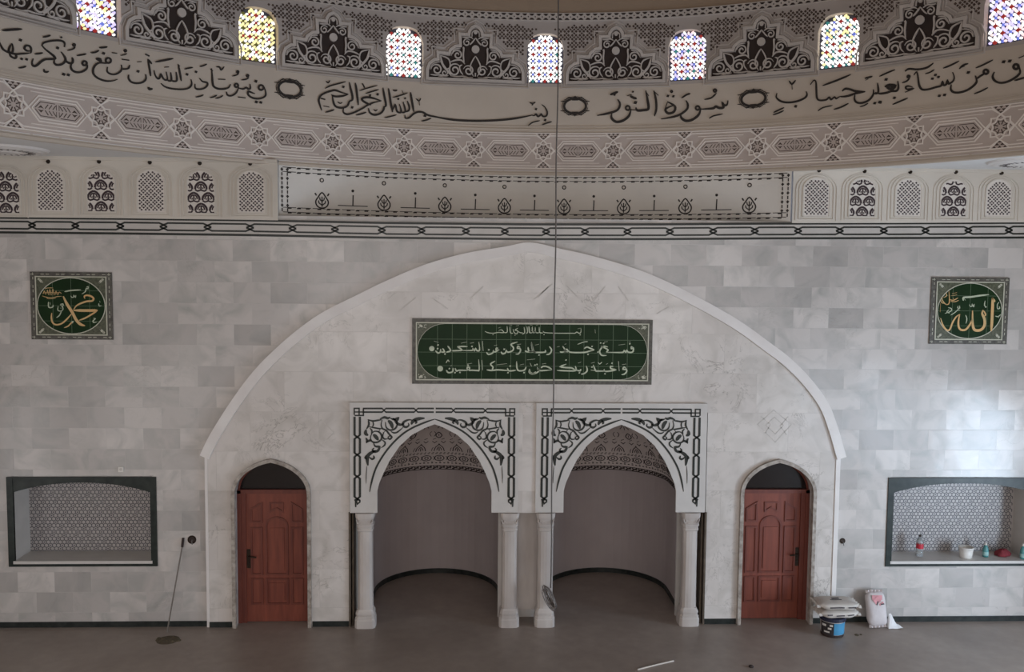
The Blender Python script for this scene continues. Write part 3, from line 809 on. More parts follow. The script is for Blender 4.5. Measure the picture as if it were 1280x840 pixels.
for k in range(-4, 3):
    ac = WPH+WSP*(k+.5); U = ac*DR
    root = thing('carved_panel', P3(ac, zp0), PLAB[k], 'wall panel', 'carved panels between the stained windows')
    def F(P): return [(U+u*kp, zp0+v*kp) for u, v in P]
    # dark ground
    b = MB(); n = 56
    for i in range(n):
        u0, u1 = -392+784*i/n, -392+784*(i+1)/n; e = 1
        b.add([mdrum(U+u0*kp, zp0, .006), mdrum(U+u1*kp, zp0, .006), mdrum(U+u1*kp, zp0+top_at(u1-e, SIL, 0)*kp, .006), mdrum(U+u0*kp, zp0+top_at(u0+e, SIL, 0)*kp, .006)], [(0, 1, 2, 3)])
    build('ground', b, M_DARK, root)
    # raised frames
    b = MB()
    b.ribbon(F(offset_out(full, 16)), 24*kp, mdrum, 0, .045, True); b.ribbon(F(offset_out(full, 62)), 8*kp, mdrum, 0, .02, True)
    b.ribbon(F(offset_out(full, 40)), 6*kp, mdrum, 0, .012, True)
    build('frame', b, M_PANEL, root)
    # scrollwork
    b = MB()
    for s in (1, -1):
        def rr(P, w, kk=3, taper=.2):
            b.ribbon(F([(s*u, v) for u, v in (catmull(P, kk) if kk > 1 else P)]), w*kp*.68, mdrum, .004, .032, False, taper)
        rr(spiral(328, 62, 48, 0, 1.5), 17); rr(spiral(176, 66, 56, 2.6, -1.6), 18); rr(spiral(58, 66, 46, .3, 1.5), 16)
        rr(spiral(152, 192, 42, .2, 1.5), 16); rr(spiral(74, 298, 34, 2.5, -1.4), 14); rr(spiral(262, 40, 28, 2, 1.3), 13)
        rr([(298, 180), (280, 110), (240, 60), (205, 22)], 26); rr([(298, 180), (235, 160), (215, 120), (222, 80), (255, 70)], 15)
        rr([(382, 20), (340, 16), (296, 20), (260, 12), (230, 18)], 15); rr([(215, 18), (150, 14), (100, 18), (60, 8), (20, 12)], 15)
        rr([(0, 190), (-20, 160), (-42, 110), (-36, 60), (-14, 20)], 15); rr([(90, 120), (120, 150), (170, 148), (215, 130)], 15)
        rr([(96, 130), (104, 190), (100, 250), (110, 250)], 18); rr([(20, 330), (46, 345), (80, 340), (112, 340)], 13)
        rr([(0, 340), (-30, 300), (-50, 282)], 15); rr([(128, 245), (170, 240), (196, 210), (206, 182)], 12)
        rr([(112, 112), (134, 100), (128, 60), (104, 30)], 14); rr([(30, 350), (28, 385), (0, 405)], 12, 3, 0)
        rr([(384, 60), (368, 100), (330, 122), (290, 128)], 10)
        b.poly(F([(s*p[0], p[1]) for p in [(60, 4), (110, 4), (85, 20)]]), mdrum, .004, .03); b.poly(F([(s*p[0], p[1]) for p in [(270, 4), (320, 4), (295, 18)]]), mdrum, .004, .03)
    b.disc(U, zp0+246*kp, 33*kp, mdrum, .004, .036, 14); b.disc(U, zp0+385*kp, 16*kp, mdrum, .004, .03, 10)
    b.ribbon(F([(0, 20), (0, 50)]), 10*kp, mdrum, .004, .028)
    build('scrollwork', b, M_PANEL, root)
    # pierced lattice on both sides, above the stepped outline and beside the windows
    cs = .062; zt_ = 9.60; bl = {-1: MB(), 1: MB()}
    half = WSP*DR/2
    for i in range(-40, 41):
        for j in range(0, 26):
            u, v = i*cs/2, zt_-j*cs/2
            if (i+j) % 2: continue
            if abs(u) < .10: continue
            if v < zp0+(top_at(u/kp, offset_out(SIL, 0), 30)+95)*kp: continue
            if v > 9.54 and abs(abs(u)-.42) > .36: continue
            d = half-abs(u)                     # distance from the axis of the window
            if d < hw+.07 and v < WZ1+.04 and not (v > WZ1-.10 and d > .20): continue
            if d < .1: continue
            if v < 9.2 and d > hw+.26: continue
            if abs(u) < .28 and v < 9.5: continue
            r = .0165 if (i % 2 == 0) else .0185
            if (i % 4 == 0 and j % 4 == 0): continue
            bl[1 if u > 0 else -1].disc(U+u, v, r*1.25, mdrum, .0, .004, 4, 0, None, 0 if (i//2+j) % 3 else .78)
    for q in bl: build('lattice', bl[q], M_GROOVE, root)

# ================================================================ DOORS
def door(n, xc, mirror, lab):
    s = -1 if mirror else 1                 # handle on the right (s=1) or on the left
    Y0 = .13
    b = MB()                                # stone lining around the opening
    A = [(xc-DHW, 0)]+archpts(xc, DHW, DZS, DZA, 12)[::-1]+[(xc+DHW, 0)]
    Q = inset(A, .02)
    b.ribbon(inset(A, -.012), .055, mwall(-.02), 0, .085);
    root = struct(build('door_%d' % n, b, M_JAMB))
    zt = 2.13
    b = MB()
    b.box(xc-DHW, xc-DHW+.06, Y0-.03, Y0+.09, 0, zt); b.box(xc+DHW-.06, xc+DHW, Y0-.03, Y0+.09, 0, zt); b.box(xc-DHW, xc+DHW, Y0-.03, Y0+.09, zt-.05, zt+.01); b.box(xc-DHW, xc+DHW, Y0+.19, Y0+.2, 0, DZA)
    if s > 0: b.box(xc+DHW-.13, xc+DHW-.06, Y0-.01, Y0+.09, 0, zt-.05)
    else: b.box(xc-DHW+.06, xc-DHW+.13, Y0-.01, Y0+.09, 0, zt-.05)
    build('door_frame', b, M_DOORD, root)
    x0, x1 = (xc-DHW+.06, xc+DHW-.13) if s > 0 else (xc-DHW+.13, xc+DHW-.06)
    b = MB(); b.box(x0, x1, Y0+.02, Y0+.07, .01, zt-.05)
    leaf = build('door_leaf', b, M_DOOR, root)
    lc = (x0+x1)/2; w = (x1-x0)
    b = MB()                                 # raised mouldings of the leaf
    def rim(P, wd=.028): b.ribbon(P, wd, mwall(Y0+.02), 0, .018, True)
    hw = .165
    P = [(lc-hw, .78), (lc+hw, .78), (lc+hw, 1.55)]+[(lc+hw*math.cos(a), 1.55+.14*math.sin(a)) for a in [pi*i/10 for i in range(1, 10)]]+[(lc-hw, 1.55)]
    rim(P); rim([(lc-hw, .30), (lc+hw, .30), (lc+hw, .70), (lc-hw, .70)])
    for q in (-1, 1):
        a, c = lc+q*(hw+.07), lc+q*(w/2-.08); a, c = min(a, c), max(a, c)
        rim([(a, .30), (c, .30), (c, .70), (a, .70)]); rim([(a, .78), (c, .78), (c, 1.52), (a, 1.52)])
        rim([(a, 1.62), (c, 1.62), (c, 1.92), (a, 1.82)] if q < 0 else [(a, 1.62), (c, 1.62), (c, 1.82), (a, 1.92)])
    b.ribbon([(lc-hw*.6, 1.78), (lc, 1.84), (lc+hw*.6, 1.78), (lc+hw*.6, 1.92), (lc-hw*.6, 1.92)], .024, mwall(Y0+.02), 0, .016, True)
    build('door_moulding', b, M_DOORD, leaf)
    b = MB()                                 # bevelled panel fields
    b.box(lc-hw+.05, lc+hw-.05, Y0+.006, Y0+.02, .84, 1.52); b.box(lc-hw+.05, lc+hw-.05, Y0+.006, Y0+.02, .36, .64)
    build('door_panel', b, M_DOOR, leaf)
    hx = (xc+DHW-.165) if s > 0 else (xc-DHW+.165)
    b = MB(); b.box(hx-.028, hx+.028, Y0+.005, Y0+.02, .88, 1.18)
    b.tube([(hx, Y0+.02, 1.07), (hx, Y0-.05, 1.07)], .014, 8); b.tube([(hx, Y0-.045, 1.07), (hx-s*.06, Y0-.05, 1.075), (hx-s*.13, Y0-.045, 1.065)], .013, 8)
    b.disc(hx, .95, .016, mwall(Y0+.005), 0, .012, 8)
    build('door_handle', b, M_BRONZE, leaf)
    T = [(xc-DHW, zt)]+[p for p in A[1:-1] if p[1] > zt]+[(xc+DHW, zt)]
    b = MB(); b.poly([(p[0], p[1]) for p in T][::-1], mwall(Y0+.05), 0, .01)
    build('transom_glass', b, M_GLASSD, root)
    b = MB(); b.ribbon(inset(archpts(xc, DHW-.02, DZS, DZA-.02, 12)[::-1], .0), .03, mwall(Y0+.03), 0, .02)
    build('transom_frame', b, M_DOORD, root)
    return root
door(1, DOORX[0], True, ''); door(2, DOORX[1], False, '')

# ================================================================ MIHRAB SURROUNDS
SRG = Reg(420, 490, 5.25, lambda x, y: wall(x, y, -.1))
def surround(i, label):
    xc = AX[i]; x0, x1 = fr[i]
    root = thing('mihrab_arch_surround', (xc, -.1, ZB), label, 'arch surround', 'marble arch surrounds of the two niches')
    P = open_outline(xc, ZB)
    out = [(x0, ZB)]+P+[(x1, ZB), (x1, ZT), (x0, ZT)]
    plate('slab', out, [], -.1, -.05, M_SUR, root)
    mp = mwall(-.1)
    ax0 = AX[0]
    inl, arl, arb = MB(), MB(), MB()
    for s in (1, -1):
        def rb(mb, P, w, k=1, taper=0, closed=False):
            Q = catmull(P, k, closed) if k > 1 else P
            W_ = [SRG.pt(p) for p in Q]; u = SRG.unit(P[0])
            mb.ribbon([(xc+s*(p[0]-ax0), p[1]) for p in W_], w*u, mp, 0, .005, closed, taper)
        # strap border
        ys = [152, 295, 412, 555, 700]
        for a, c in zip(ys, ys[1:]):
            for xA in (122, 157): rb(inl, [(xA, a+10), (xA, c-10)], 15)
            rb(inl, [(122, c-12), (157, c+12)], 12); rb(inl, [(157, c-12), (122, c+12)], 12)
        rb(inl, [(157, 708), (157, 722), (140, 735), (134, 715), (146, 704)], 9); rb(inl, [(128, 712), (130, 755)], 9)
        xs_ = [178, 315, 525]
        for a, c in zip(xs_, xs_[1:]+[642]):
            for yA in (108, 132): rb(inl, [(a+(10 if a > 178 else 0), yA), (c-(10 if c < 640 else 0), yA)], 11)
        for c in xs_[1:]: rb(inl, [(c-12, 108), (c+12, 132)], 8); rb(inl, [(c-12, 132), (c+12, 108)], 8)
        rb(inl, [(120, 150), (120, 107), (152, 107), (152, 152)], 9); rb(inl, [(180, 107), (180, 154), (122, 154)], 9); rb(inl, [(120, 131), (180, 131)], 8)
        # line following the arch
        rb(arl, [(221, 655), (229, 612), (243, 555), (262, 500), (287, 452), (315, 408), (350, 362), (395, 313), (445, 270), (500, 236), (560, 209), (610, 190), (648, 178)], 12, 3, .12)
        rb(arl, [(203, 485), (199, 540), (198, 600)], 5, 3, .3)
        # arabesque of leaves and stems
        A = lambda P, w, t=.3: rb(arb, P, w*1.5, 3, t)
        A([(582, 172), (552, 174), (520, 182), (500, 198), (496, 214)], 15); A([(512, 180), (528, 196), (520, 208)], 9)
        A([(505, 186), (480, 182), (456, 190), (440, 204), (444, 224), (462, 230), (478, 218), (474, 204)], 10)
        A([(448, 206), (425, 215), (402, 205), (388, 184), (372, 172)], 12); A([(440, 232), (405, 262), (380, 268), (360, 258)], 7)
        A([(342, 186), (362, 206), (372, 240)], 16); A([(325, 196), (330, 232), (356, 250), (388, 240), (402, 212), (392, 184)], 8)
        A([(288, 178), (318, 166), (340, 172), (356, 164)], 11); A([(356, 172), (382, 180), (408, 172), (400, 196)], 10)
        A([(304, 182), (296, 214), (306, 240), (330, 252), (352, 280), (366, 296), (352, 310), (342, 296), (358, 286)], 8)
        A([(208, 180), (240, 190), (272, 186), (300, 182)], 8); A([(212, 182), (216, 214), (200, 244)], 9); A([(216, 228), (250, 234), (284, 240), (306, 240)], 7)
        A([(240, 190), (246, 212), (238, 232)], 6); A([(198, 246), (194, 272), (212, 284)], 14); A([(222, 236), (236, 254), (232, 278)], 7)
        A([(244, 278), (262, 294), (278, 316)], 16); A([(236, 272), (226, 300), (238, 326), (270, 330), (296, 312), (300, 286), (282, 262), (252, 258), (236, 272)], 8)
        A([(316, 262), (306, 290), (318, 308), (344, 306)], 7); A([(200, 330), (220, 318), (234, 322)], 10); A([(300, 312), (322, 330), (318, 350), (296, 366)], 7)
        A([(290, 246), (278, 262)], 8); A([(330, 252), (308, 268)], 7); A([(196, 300), (204, 318), (200, 336)], 9)
        A([(246, 332), (258, 356), (284, 360), (276, 384), (252, 392), (240, 380), (250, 366)], 11)
        A([(262, 384), (232, 398), (208, 420), (206, 452), (210, 482)], 15); A([(214, 424), (236, 440), (250, 432), (246, 416)], 9); A([(200, 414), (192, 432), (204, 440)], 8)
    build('strap_border_inlay', inl, M_BLACK, root); build('arch_line_inlay', arl, M_BLACK, root); build('arabesque_inlay', arb, M_BLACK, root)
surround(0, 'left marble arch surround with black strap border and leaf inlay')
surround(1, 'right marble arch surround with black strap border, the hanging cable passing in front')

# ================================================================ COLUMNS
def column(px, label):
    x = wall(px, 700, .0)[0]; y = .0; Z1 = ZB
    root = thing('column', (x, y, 0), label, 'column', 'marble columns of the niches')
    b = MB(); b.lathe([(.165, 0), (.165, .12), (.158, .135), (.158, .16), (.138, .185), (.15, .215), (.15, .235), (.132, .27), (.126, .29)], x, y, 24, 0, .75); build('base', b, M_COLM, root)
    b = MB(); b.lathe([(.124, .285), (.121, .5), (.118, .9), (.118, Z1-.29)], x, y, 16, 0, .45); build('shaft', b, M_COLM, root)
    b = MB(); b.lathe([(.119, Z1-.30), (.13, Z1-.285), (.13, Z1-.26), (.12, Z1-.245), (.136, Z1-.215), (.14, Z1-.19), (.122, Z1-.17), (.128, Z1-.13), (.15, Z1-.08), (.155, Z1-.05), (.155, Z1-.005)], x, y, 24, 0, .6)
    for q in range(5):                        # small scallops on the capital's front
        xx = x-.1+.05*q; b.ribbon([(xx-.025, Z1-.10), (xx-.012, Z1-.15), (xx, Z1-.165), (xx+.012, Z1-.15), (xx+.025, Z1-.10)], .012, mwall(y-.118), -.03, .012)
    build('capital', b, M_COLM, root)
column(457, 'leftmost marble column, at the outer left edge of the left niche')
column(636.5, 'marble column at the right edge of the left niche')
column(681, 'marble column at the left edge of the right niche, beside the coiled cable')
column(861, 'rightmost marble column, at the outer right edge of the right niche')

# ================================================================ SHELF RECESSES
M_SCALE = mat('pale_recess_tile', (176, 170, 167), .4, .05, 5); M_SCALED = mat('dark_recess_tile_pattern', (96, 94, 98), .4, .2, 4)
DEP = .48
def recess(R_, label):
    x0, x1, z0, z1 = R_; xm = (x0+x1)/2
    root = thing('shelf_recess', (xm, 0, z0), label, 'wall recess', 'tiled shelf recesses in the wall')
    ix0, ix1, iz0, iz1 = x0+BW, x1-BW, z0+.075, z1-.03
    b = MB()
    b.box(x0, ix0, -.02, .02, z0, z1); b.box(ix1, x1, -.02, .02, z0, z1); b.box(ix0, ix1, -.02, .02, z0, iz0); b.box(ix0, ix1, -.02, .02, iz1, z1)
    build('border', b, M_GREEN, root)
    b = MB(); n = 24                              # valance with a shallow arched lower edge
    top = []
    for i in range(n+1):
        t = -1+2*i/n; top.append((ix0+(ix1-ix0)*i/n, iz1-.06-.15*abs(t)**2.2))
    P = top+[(ix1, iz1+.01), (ix0, iz1+.01)]
    for (a, c), in zip(zip(top, top[1:])):
        b.add([(a[0], -.012, a[1]), (c[0], -.012, c[1]), (c[0], -.012, iz1+.01), (a[0], -.012, iz1+.01), (a[0], .06, a[1]), (c[0], .06, c[1])], [(0, 1, 2, 3), (0, 4, 5, 1)])
    build('valance', b, M_GREEN, root)
    b = MB(); b.box(ix0-.02, ix1+.02, DEP, DEP+.03, iz0-.05, iz1+.05)
    hr = .036; sp_ = hr*1.732; rw = hr*1.5
    for j in range(int((iz1-iz0)/rw)+1):           # honeycomb pattern of the tiles
        for i in range(int((ix1-ix0)/sp_)+1):
            u, v = ix0+sp_*(i+.5*(j % 2)), iz0+rw*j
            if u > ix1-.03: continue
            b.ribbon([(u+hr*math.cos(a), v+hr*math.sin(a)) for a in (pi*5/6, pi/2, pi/6, -pi/6)], .013, mwall(DEP), 0, .002, mi=1)
            if (i+2*j) % 3 == 0: b.disc(u, v, .013, mwall(DEP), 0, .002, 5, 1)
    build('back_panel', b, [M_SCALE, M_SCALED], root)
    b = MB(); b.box(ix0-.03, ix0, 0, DEP+.02, iz0-.05, iz1+.05); b.box(ix1, ix1+.03, 0, DEP+.02, iz0-.05, iz1+.05); b.box(ix0-.02, ix1+.02, 0, DEP+.02, iz1, iz1+.04)
    build('reveal', b, M_TRIM, root)
    b = MB(); b.box(ix0-.02, ix1+.02, -.03, DEP+.02, iz0-.03, iz0+.015); build('sill', b, M_SUR, root)
    return iz0+.0165
recess(RL, 'empty dark framed shelf recess with patterned tiles in the left wall')
SHZ = recess(RR_, 'dark framed shelf recess with bottles and a tub in it, in the right wall')

# ================================================================ GREEN CALLIGRAPHY PLAQUES
def lerp2(A, B, C_, D_, u, v):
    p = [A[i]*(1-u)*(1-v)+B[i]*u*(1-v)+C_[i]*u*v+D_[i]*(1-u)*v for i in (0, 1)]
    return p
PY = -.03
def square_plaque(corners, label, reg, gold, pale, fine):
    W4 = [wall(*p) for p in corners]             # TL TR BR BL
    x0, x1 = (W4[0][0]+W4[3][0])/2, (W4[1][0]+W4[2][0])/2; z0, z1 = (W4[2][1]+W4[3][1])/2, (W4[0][1]+W4[1][1])/2
    xc, zc = (x0+x1)/2, (z0+z1)/2; w, h = (x1-x0)/2, (z1-z0)/2
    root = thing('calligraphy_plaque', (xc, 0, z0), label, 'wall plaque', 'square green calligraphy plaques')
    b = MB(); b.box(x0, x1, -.02, -.003, z0, z1); build('border', b, M_PFRAME, root)
    b = MB(); q = .86
    b.box(xc-w*q, xc+w*q, -.026, -.018, zc-h*q, zc+h*q); build('corner_tiles', b, M_CORNER, root)
    b = MB(); b.ribbon([(xc-w*q, zc-h*q), (xc+w*q, zc-h*q), (xc+w*q, zc+h*q), (xc-w*q, zc+h*q)], .016, mwall(-.024), 0, .006, True)
    E_ = [(xc+w*.83*math.cos(2*pi*i/48), zc+h*.83*math.sin(2*pi*i/48)) for i in range(48)]
    b.ribbon(E_, .012, mwall(-.026), 0, .006, True)
    for sx_ in (1, -1):
        for sz in (1, -1):
            u, v = xc+sx_*w*.73, zc+sz*h*.73
            b.disc(u, v, .045, mwall(-.024), 0, .006, 5, 0, .02, .8*sx_*sz); b.disc(u+.03*sx_, v+.028*sz, .02, mwall(-.024), 0, .006, 5)
            b.disc(u-.02*sx_, v-.02*sz, .014, mwall(-.024), 0, .006, 5)
    n = 16                                       # pale ticks along the border
    for i in range(n):
        t = -1+2*(i+.5)/n
        if i % 3 == 1: continue
        for zz in (zc+h*.93, zc-h*.93): b.ribbon([(xc+w*t-.03, zz), (xc+w*t+.02, zz)], .008, mwall(-.018), 0, .004)
        for xx in (xc+w*.93, xc-w*.93): b.ribbon([(xx, zc+h*t-.02), (xx, zc+h*t+.02)], .008, mwall(-.018), 0, .004)
    build('pale_outline', b, M_PLINE, root)
    b = MB(); b.poly([(xc+w*.82*math.cos(2*pi*i/48), zc+h*.82*math.sin(2*pi*i/48)) for i in range(48)], mwall(-.026), -.001, .003); build('green_field', b, M_PGREEN, root)
    b = MB()
    for g in (-.45, 0, .45):
        c = math.sqrt(1-(g/.82)**2)*.82
        b.ribbon([(xc-w*c, zc+h*g), (xc+w*c, zc+h*g)], .005, mwall(-.029), 0, .0015); b.ribbon([(xc+w*g, zc-h*c), (xc+w*g, zc+h*c)], .005, mwall(-.029), 0, .0015)
    build('tile_joints', b, M_PGRID, root)
    for nm, data, m in (('gold_lettering', gold, M_GOLD), ('pale_lettering', pale, M_PTEXT), ('fine_signature', fine, M_GOLD)):
        b = MB()
        for wd, P in data: reg.stroke(b, wd, P, mwall(-.029), 0, .006, 3, .2)
        build(nm, b, m, root)
gold = [(28, [(402, 322), (440, 400), (490, 478), (530, 555), (572, 600), (618, 616)]), (26, [(745, 462), (690, 464), (600, 464), (505, 462)]),
        (17, [(505, 456), (535, 415), (590, 388), (640, 372), (690, 368), (705, 345), (680, 322), (640, 312), (612, 322), (618, 345)]), (15, [(740, 468), (690, 500), (620, 540), (560, 562)]),
        (15, [(488, 492), (448, 540), (390, 592), (330, 606), (294, 580), (284, 530), (288, 488)]), (12, [(412, 636), (450, 620), (480, 590), (494, 582)])]
pale = [(13, [(415, 276), (480, 264), (578, 258)]), (9, [(632, 232), (650, 226), (648, 248), (632, 244), (622, 276), (588, 300)]), (8, [(478, 316), (486, 332), (504, 332), (508, 314), (524, 332), (528, 310)]),
        (10, [(254, 378), (258, 432), (296, 430), (300, 408)]), (9, [(268, 382), (274, 404)]), (8, [(352, 420), (348, 460), (376, 470), (400, 452), (390, 420), (372, 412)]), (8, [(372, 404), (398, 398), (402, 420)]),
        (9, [(386, 462), (366, 510), (334, 536)]), (9, [(756, 392), (760, 418), (782, 416)]), (7, [(764, 368), (770, 384)]), (9, [(702, 540), (722, 546), (700, 566), (706, 584), (738, 580)]), (8, [(484, 580), (500, 572), (494, 592)]),
        (7, [(370, 440), (390, 440)])]
fine = [(6, [(192, 318), (230, 330), (290, 336), (340, 326), (388, 322)]), (6, [(200, 300), (214, 270), (226, 306)]), (6, [(220, 250), (240, 240), (300, 238)]), (5, [(240, 300), (244, 260), (256, 310)]),
        (5, [(262, 310), (268, 252), (280, 312)]), (5, [(288, 312), (298, 250), (310, 312)]), (5, [(320, 310), (330, 270), (342, 310)]), (5, [(350, 310), (364, 280), (384, 296)]), (5, [(206, 290), (260, 282), (330, 288), (372, 282)]), (5, [(236, 326), (250, 346), (330, 342)])]
square_plaque([(35.3, 339.4), (137.8, 340.6), (144.4, 424.4), (42.9, 424.2)], 'square green plaque on the left wall with a gold calligraphic name crossing diagonally', Reg(30, 330, 8, wall), gold, pale, fine)
gold = [(30, [(748, 268), (750, 340), (746, 430), (742, 530), (734, 622)]), (16, [(742, 272), (768, 296), (770, 316)]), (27, [(652, 398), (640, 436), (664, 490), (664, 560), (630, 604), (580, 612), (550, 590), (540, 520), (540, 404)]), (14, [(652, 402), (676, 440), (668, 462)]),
        (20, [(538, 490), (512, 550), (470, 602), (420, 606), (394, 572), (392, 510), (406, 440)]), (17, [(410, 440), (368, 470), (330, 530), (304, 596), (280, 612), (246, 586), (222, 540), (206, 484)]), (9, [(196, 478), (214, 492)])]
pale = [(18, [(444, 300), (446, 268), (520, 262), (610, 248), (712, 236)]), (9, [(444, 270), (466, 296)]), (9, [(508, 340), (516, 360), (534, 358), (536, 338), (552, 362), (558, 334)]), (9, [(672, 300), (664, 348), (682, 366), (672, 372)]),
        (9, [(820, 314), (800, 340), (802, 384), (824, 380), (820, 360)]), (9, [(778, 460), (806, 468), (838, 444)]), (8, [(806, 466), (818, 482)]), (9, [(466, 450), (480, 492), (470, 540)]), (9, [(284, 372), (318, 384), (310, 412), (250, 434)]), (8, [(296, 392), (272, 418), (300, 432)]),
        (9, [(404, 352), (404, 380), (384, 374), (390, 354)]), (8, [(400, 380), (360, 420), (312, 452)]), (8, [(382, 404), (408, 400)])]
fine = [(9, [(222, 262), (226, 300), (264, 340), (296, 320), (292, 200)]), (8, [(236, 268), (268, 250), (262, 220)]), (8, [(326, 226), (376, 216)]), (8, [(316, 250), (378, 238)]), (9, [(300, 288), (340, 296), (388, 270)]), (8, [(310, 306), (350, 312), (396, 296)]), (8, [(240, 330), (282, 344)]), (7, [(206, 290), (214, 318), (240, 330)]), (7, [(336, 270), (346, 290)]), (6, [(204, 330), (200, 420)])]
square_plaque([(1166, 346.2), (1263.7, 347.4), (1255, 430.5), (1158.6, 429.5)], 'square green plaque on the right wall with upright gold calligraphic letters', Reg(1150, 340, 8.4, wall), gold, pale, fine)

def long_plaque():
    W4 = [wall(514.8, 397.5), wall(815.6, 399.8), wall(812.8, 480.3), wall(516.3, 479)]; f = -.045
    x0, x1 = (W4[0][0]+W4[3][0])/2, (W4[1][0]+W4[2][0])/2; z0, z1 = (W4[2][1]+W4[3][1])/2, (W4[0][1]+W4[1][1])/2
    xc, zc = (x0+x1)/2, (z0+z1)/2
    root = thing('calligraphy_plaque', (xc, f, z0), 'long green plaque with three lines of pale Arabic lettering above the two niches', 'wall plaque')
    b = MB(); b.box(x0, x1, f-.02, f-.003, z0, z1); build('border', b, M_PFRAME, root)
    e = .065
    b = MB(); b.box(x0+e, x1-e, f-.026, f-.018, z0+e, z1-e); build('corner_tiles', b, M_CORNER, root)
    hh = (z1-z0)/2-e-.012; cx0, cx1 = x0+e+.012+hh*1.0, x1-e-.012-hh*1.0
    St = [(cx1+hh*math.sin(pi*i/16), zc+hh*math.cos(pi*i/16)) for i in range(17)]+[(cx0-hh*math.sin(pi*i/16), zc-hh*math.cos(pi*i/16)) for i in range(17)]
    b = MB(); b.poly(St, mwall(f-.026), -.001, .003); build('green_field', b, M_PGREEN, root)
    b = MB(); b.ribbon([(x0+e, z0+e), (x1-e, z0+e), (x1-e, z1-e), (x0+e, z1-e)], .016, mwall(f-.024), 0, .006, True); b.ribbon(St, .006, mwall(f-.026), 0, .005, True)
    rnd = random.Random(5)
    for sx_, xx in ((1, x1), (-1, x0)):
        for sz, zz in ((1, z1), (-1, z0)):
            for q in range(9):
                b.disc(xx-sx_*(e+.03+.12*rnd.random()), zz-sz*(e+.02+.06*rnd.random()), .012, mwall(f-.024), 0, .005, 5, 0, .006, rnd.random()*3)
            b.disc(xx-sx_*(e+.07), zz-sz*(e+.05), .035, mwall(f-.024), 0, .006, 5, 0, .02, .6*sx_*sz)
    build('pale_outline', b, M_PLINE, root)
    b = MB(); n = 14
    for i in range(1, n+1):
        x = cx0-hh*.8+(cx1-cx0+1.6*hh)*i/(n+1); q = max(0, cx0-x, x-cx1); c = math.sqrt(max(0, hh*hh-q*q))
        b.ribbon([(x, zc-c), (x, zc+c)], .0065, mwall(f-.029), 0, .0015)
    for g in (-.52, -.03, .44): c = math.sqrt(1-g*g); b.ribbon([(cx0-hh*c, zc+hh*g), (cx1+hh*c, zc+hh*g)], .006, mwall(f-.029), 0, .0015)
    build('tile_joints', b, M_PGRID, root)
    Lr, Rr = Reg(510, 390, 8, lambda x, y: wall(x, y, f-.03)), Reg(660, 390, 8, lambda x, y: wall(x, y, f-.03))
    b = MB()
    def t(reg, w, *PP):
        for P in PP: reg.stroke(b, w, P, mwall(f-.029), 0, .006, 3, .15)
    def dots(reg, sz, *PP):
        for x, y in PP: reg.dot(b, x, y, sz, mwall(f-.029), 0, .006)
    # small opening line
    t(Rr, 8, [(530, 164), (528, 204), (508, 212), (488, 200), (470, 212), (440, 212), (300, 212), (170, 206), (152, 190)], [(112, 150), (116, 204), (150, 208)], [(72, 150), (78, 204), (112, 206)], [(44, 144), (48, 204), (74, 206)], [(8, 140), (14, 204), (44, 206)])
    t(Rr, 7, [(496, 168), (530, 160)], [(670, 172), (674, 212)], [(80, 132), (100, 128)], [(20, 128), (44, 134)]); dots(Rr, 12, (522, 228), (160, 226))
    t(Lr, 8, [(768, 192), (798, 206), (850, 212), (902, 204), (930, 206), (960, 204), (934, 178), (906, 186)], [(960, 206), (992, 200), (990, 140)], [(1018, 144), (1024, 206), (1050, 212)], [(1050, 170), (1062, 206), (1088, 218), (1098, 190), (1072, 180), (1100, 160)], [(1104, 196), (1122, 206), (1148, 208)], [(1160, 150), (1166, 206), (1140, 222)], [(1190, 144), (1196, 204), (1180, 210)], [(1214, 150), (1222, 204)], [(1232, 176), (1260, 206), (1278, 196), (1262, 184)])
    t(Lr, 6, [(1010, 128), (1040, 132)], [(1080, 140), (1110, 134)], [(900, 160), (930, 152)]); dots(Lr, 10, (850, 226), (1070, 232), (1240, 160))
    build('pale_lettering_line', b, M_PTEXT, root); b = MB()
    # second line
    t(Rr, 14, [(1054, 356), (1034, 346), (1034, 366), (1054, 362), (1050, 394), (1030, 404), (1000, 400), (988, 384), (978, 402), (962, 386), (950, 402), (900, 404), (780, 402)], [(800, 350), (760, 342), (732, 362), (716, 398), (736, 432), (786, 434)], [(730, 342), (770, 360), (800, 380), (780, 402)],
      [(664, 378), (620, 362), (590, 350), (560, 366)], [(660, 382), (610, 392), (560, 404), (440, 404), (404, 392), (390, 374), (368, 380), (376, 398), (404, 396)], [(396, 402), (350, 400)], [(346, 340), (372, 386), (340, 402), (318, 396)], [(212, 344), (236, 380), (216, 418), (182, 426)], [(170, 378), (172, 400), (100, 404), (64, 400), (52, 380), (34, 300)], [(52, 402), (10, 390), (0, 350)])
    t(Rr, 8, [(494, 324), (560, 300), (598, 296)], [(904, 330), (970, 322)], [(384, 318), (366, 324)], [(760, 300), (796, 296)], [(70, 330), (110, 322)], [(290, 350), (316, 344)], [(1006, 300), (1026, 300)]); dots(Rr, 16, (1018, 318), (726, 310), (756, 314), (640, 344), (600, 424), (110, 430), (700, 400))
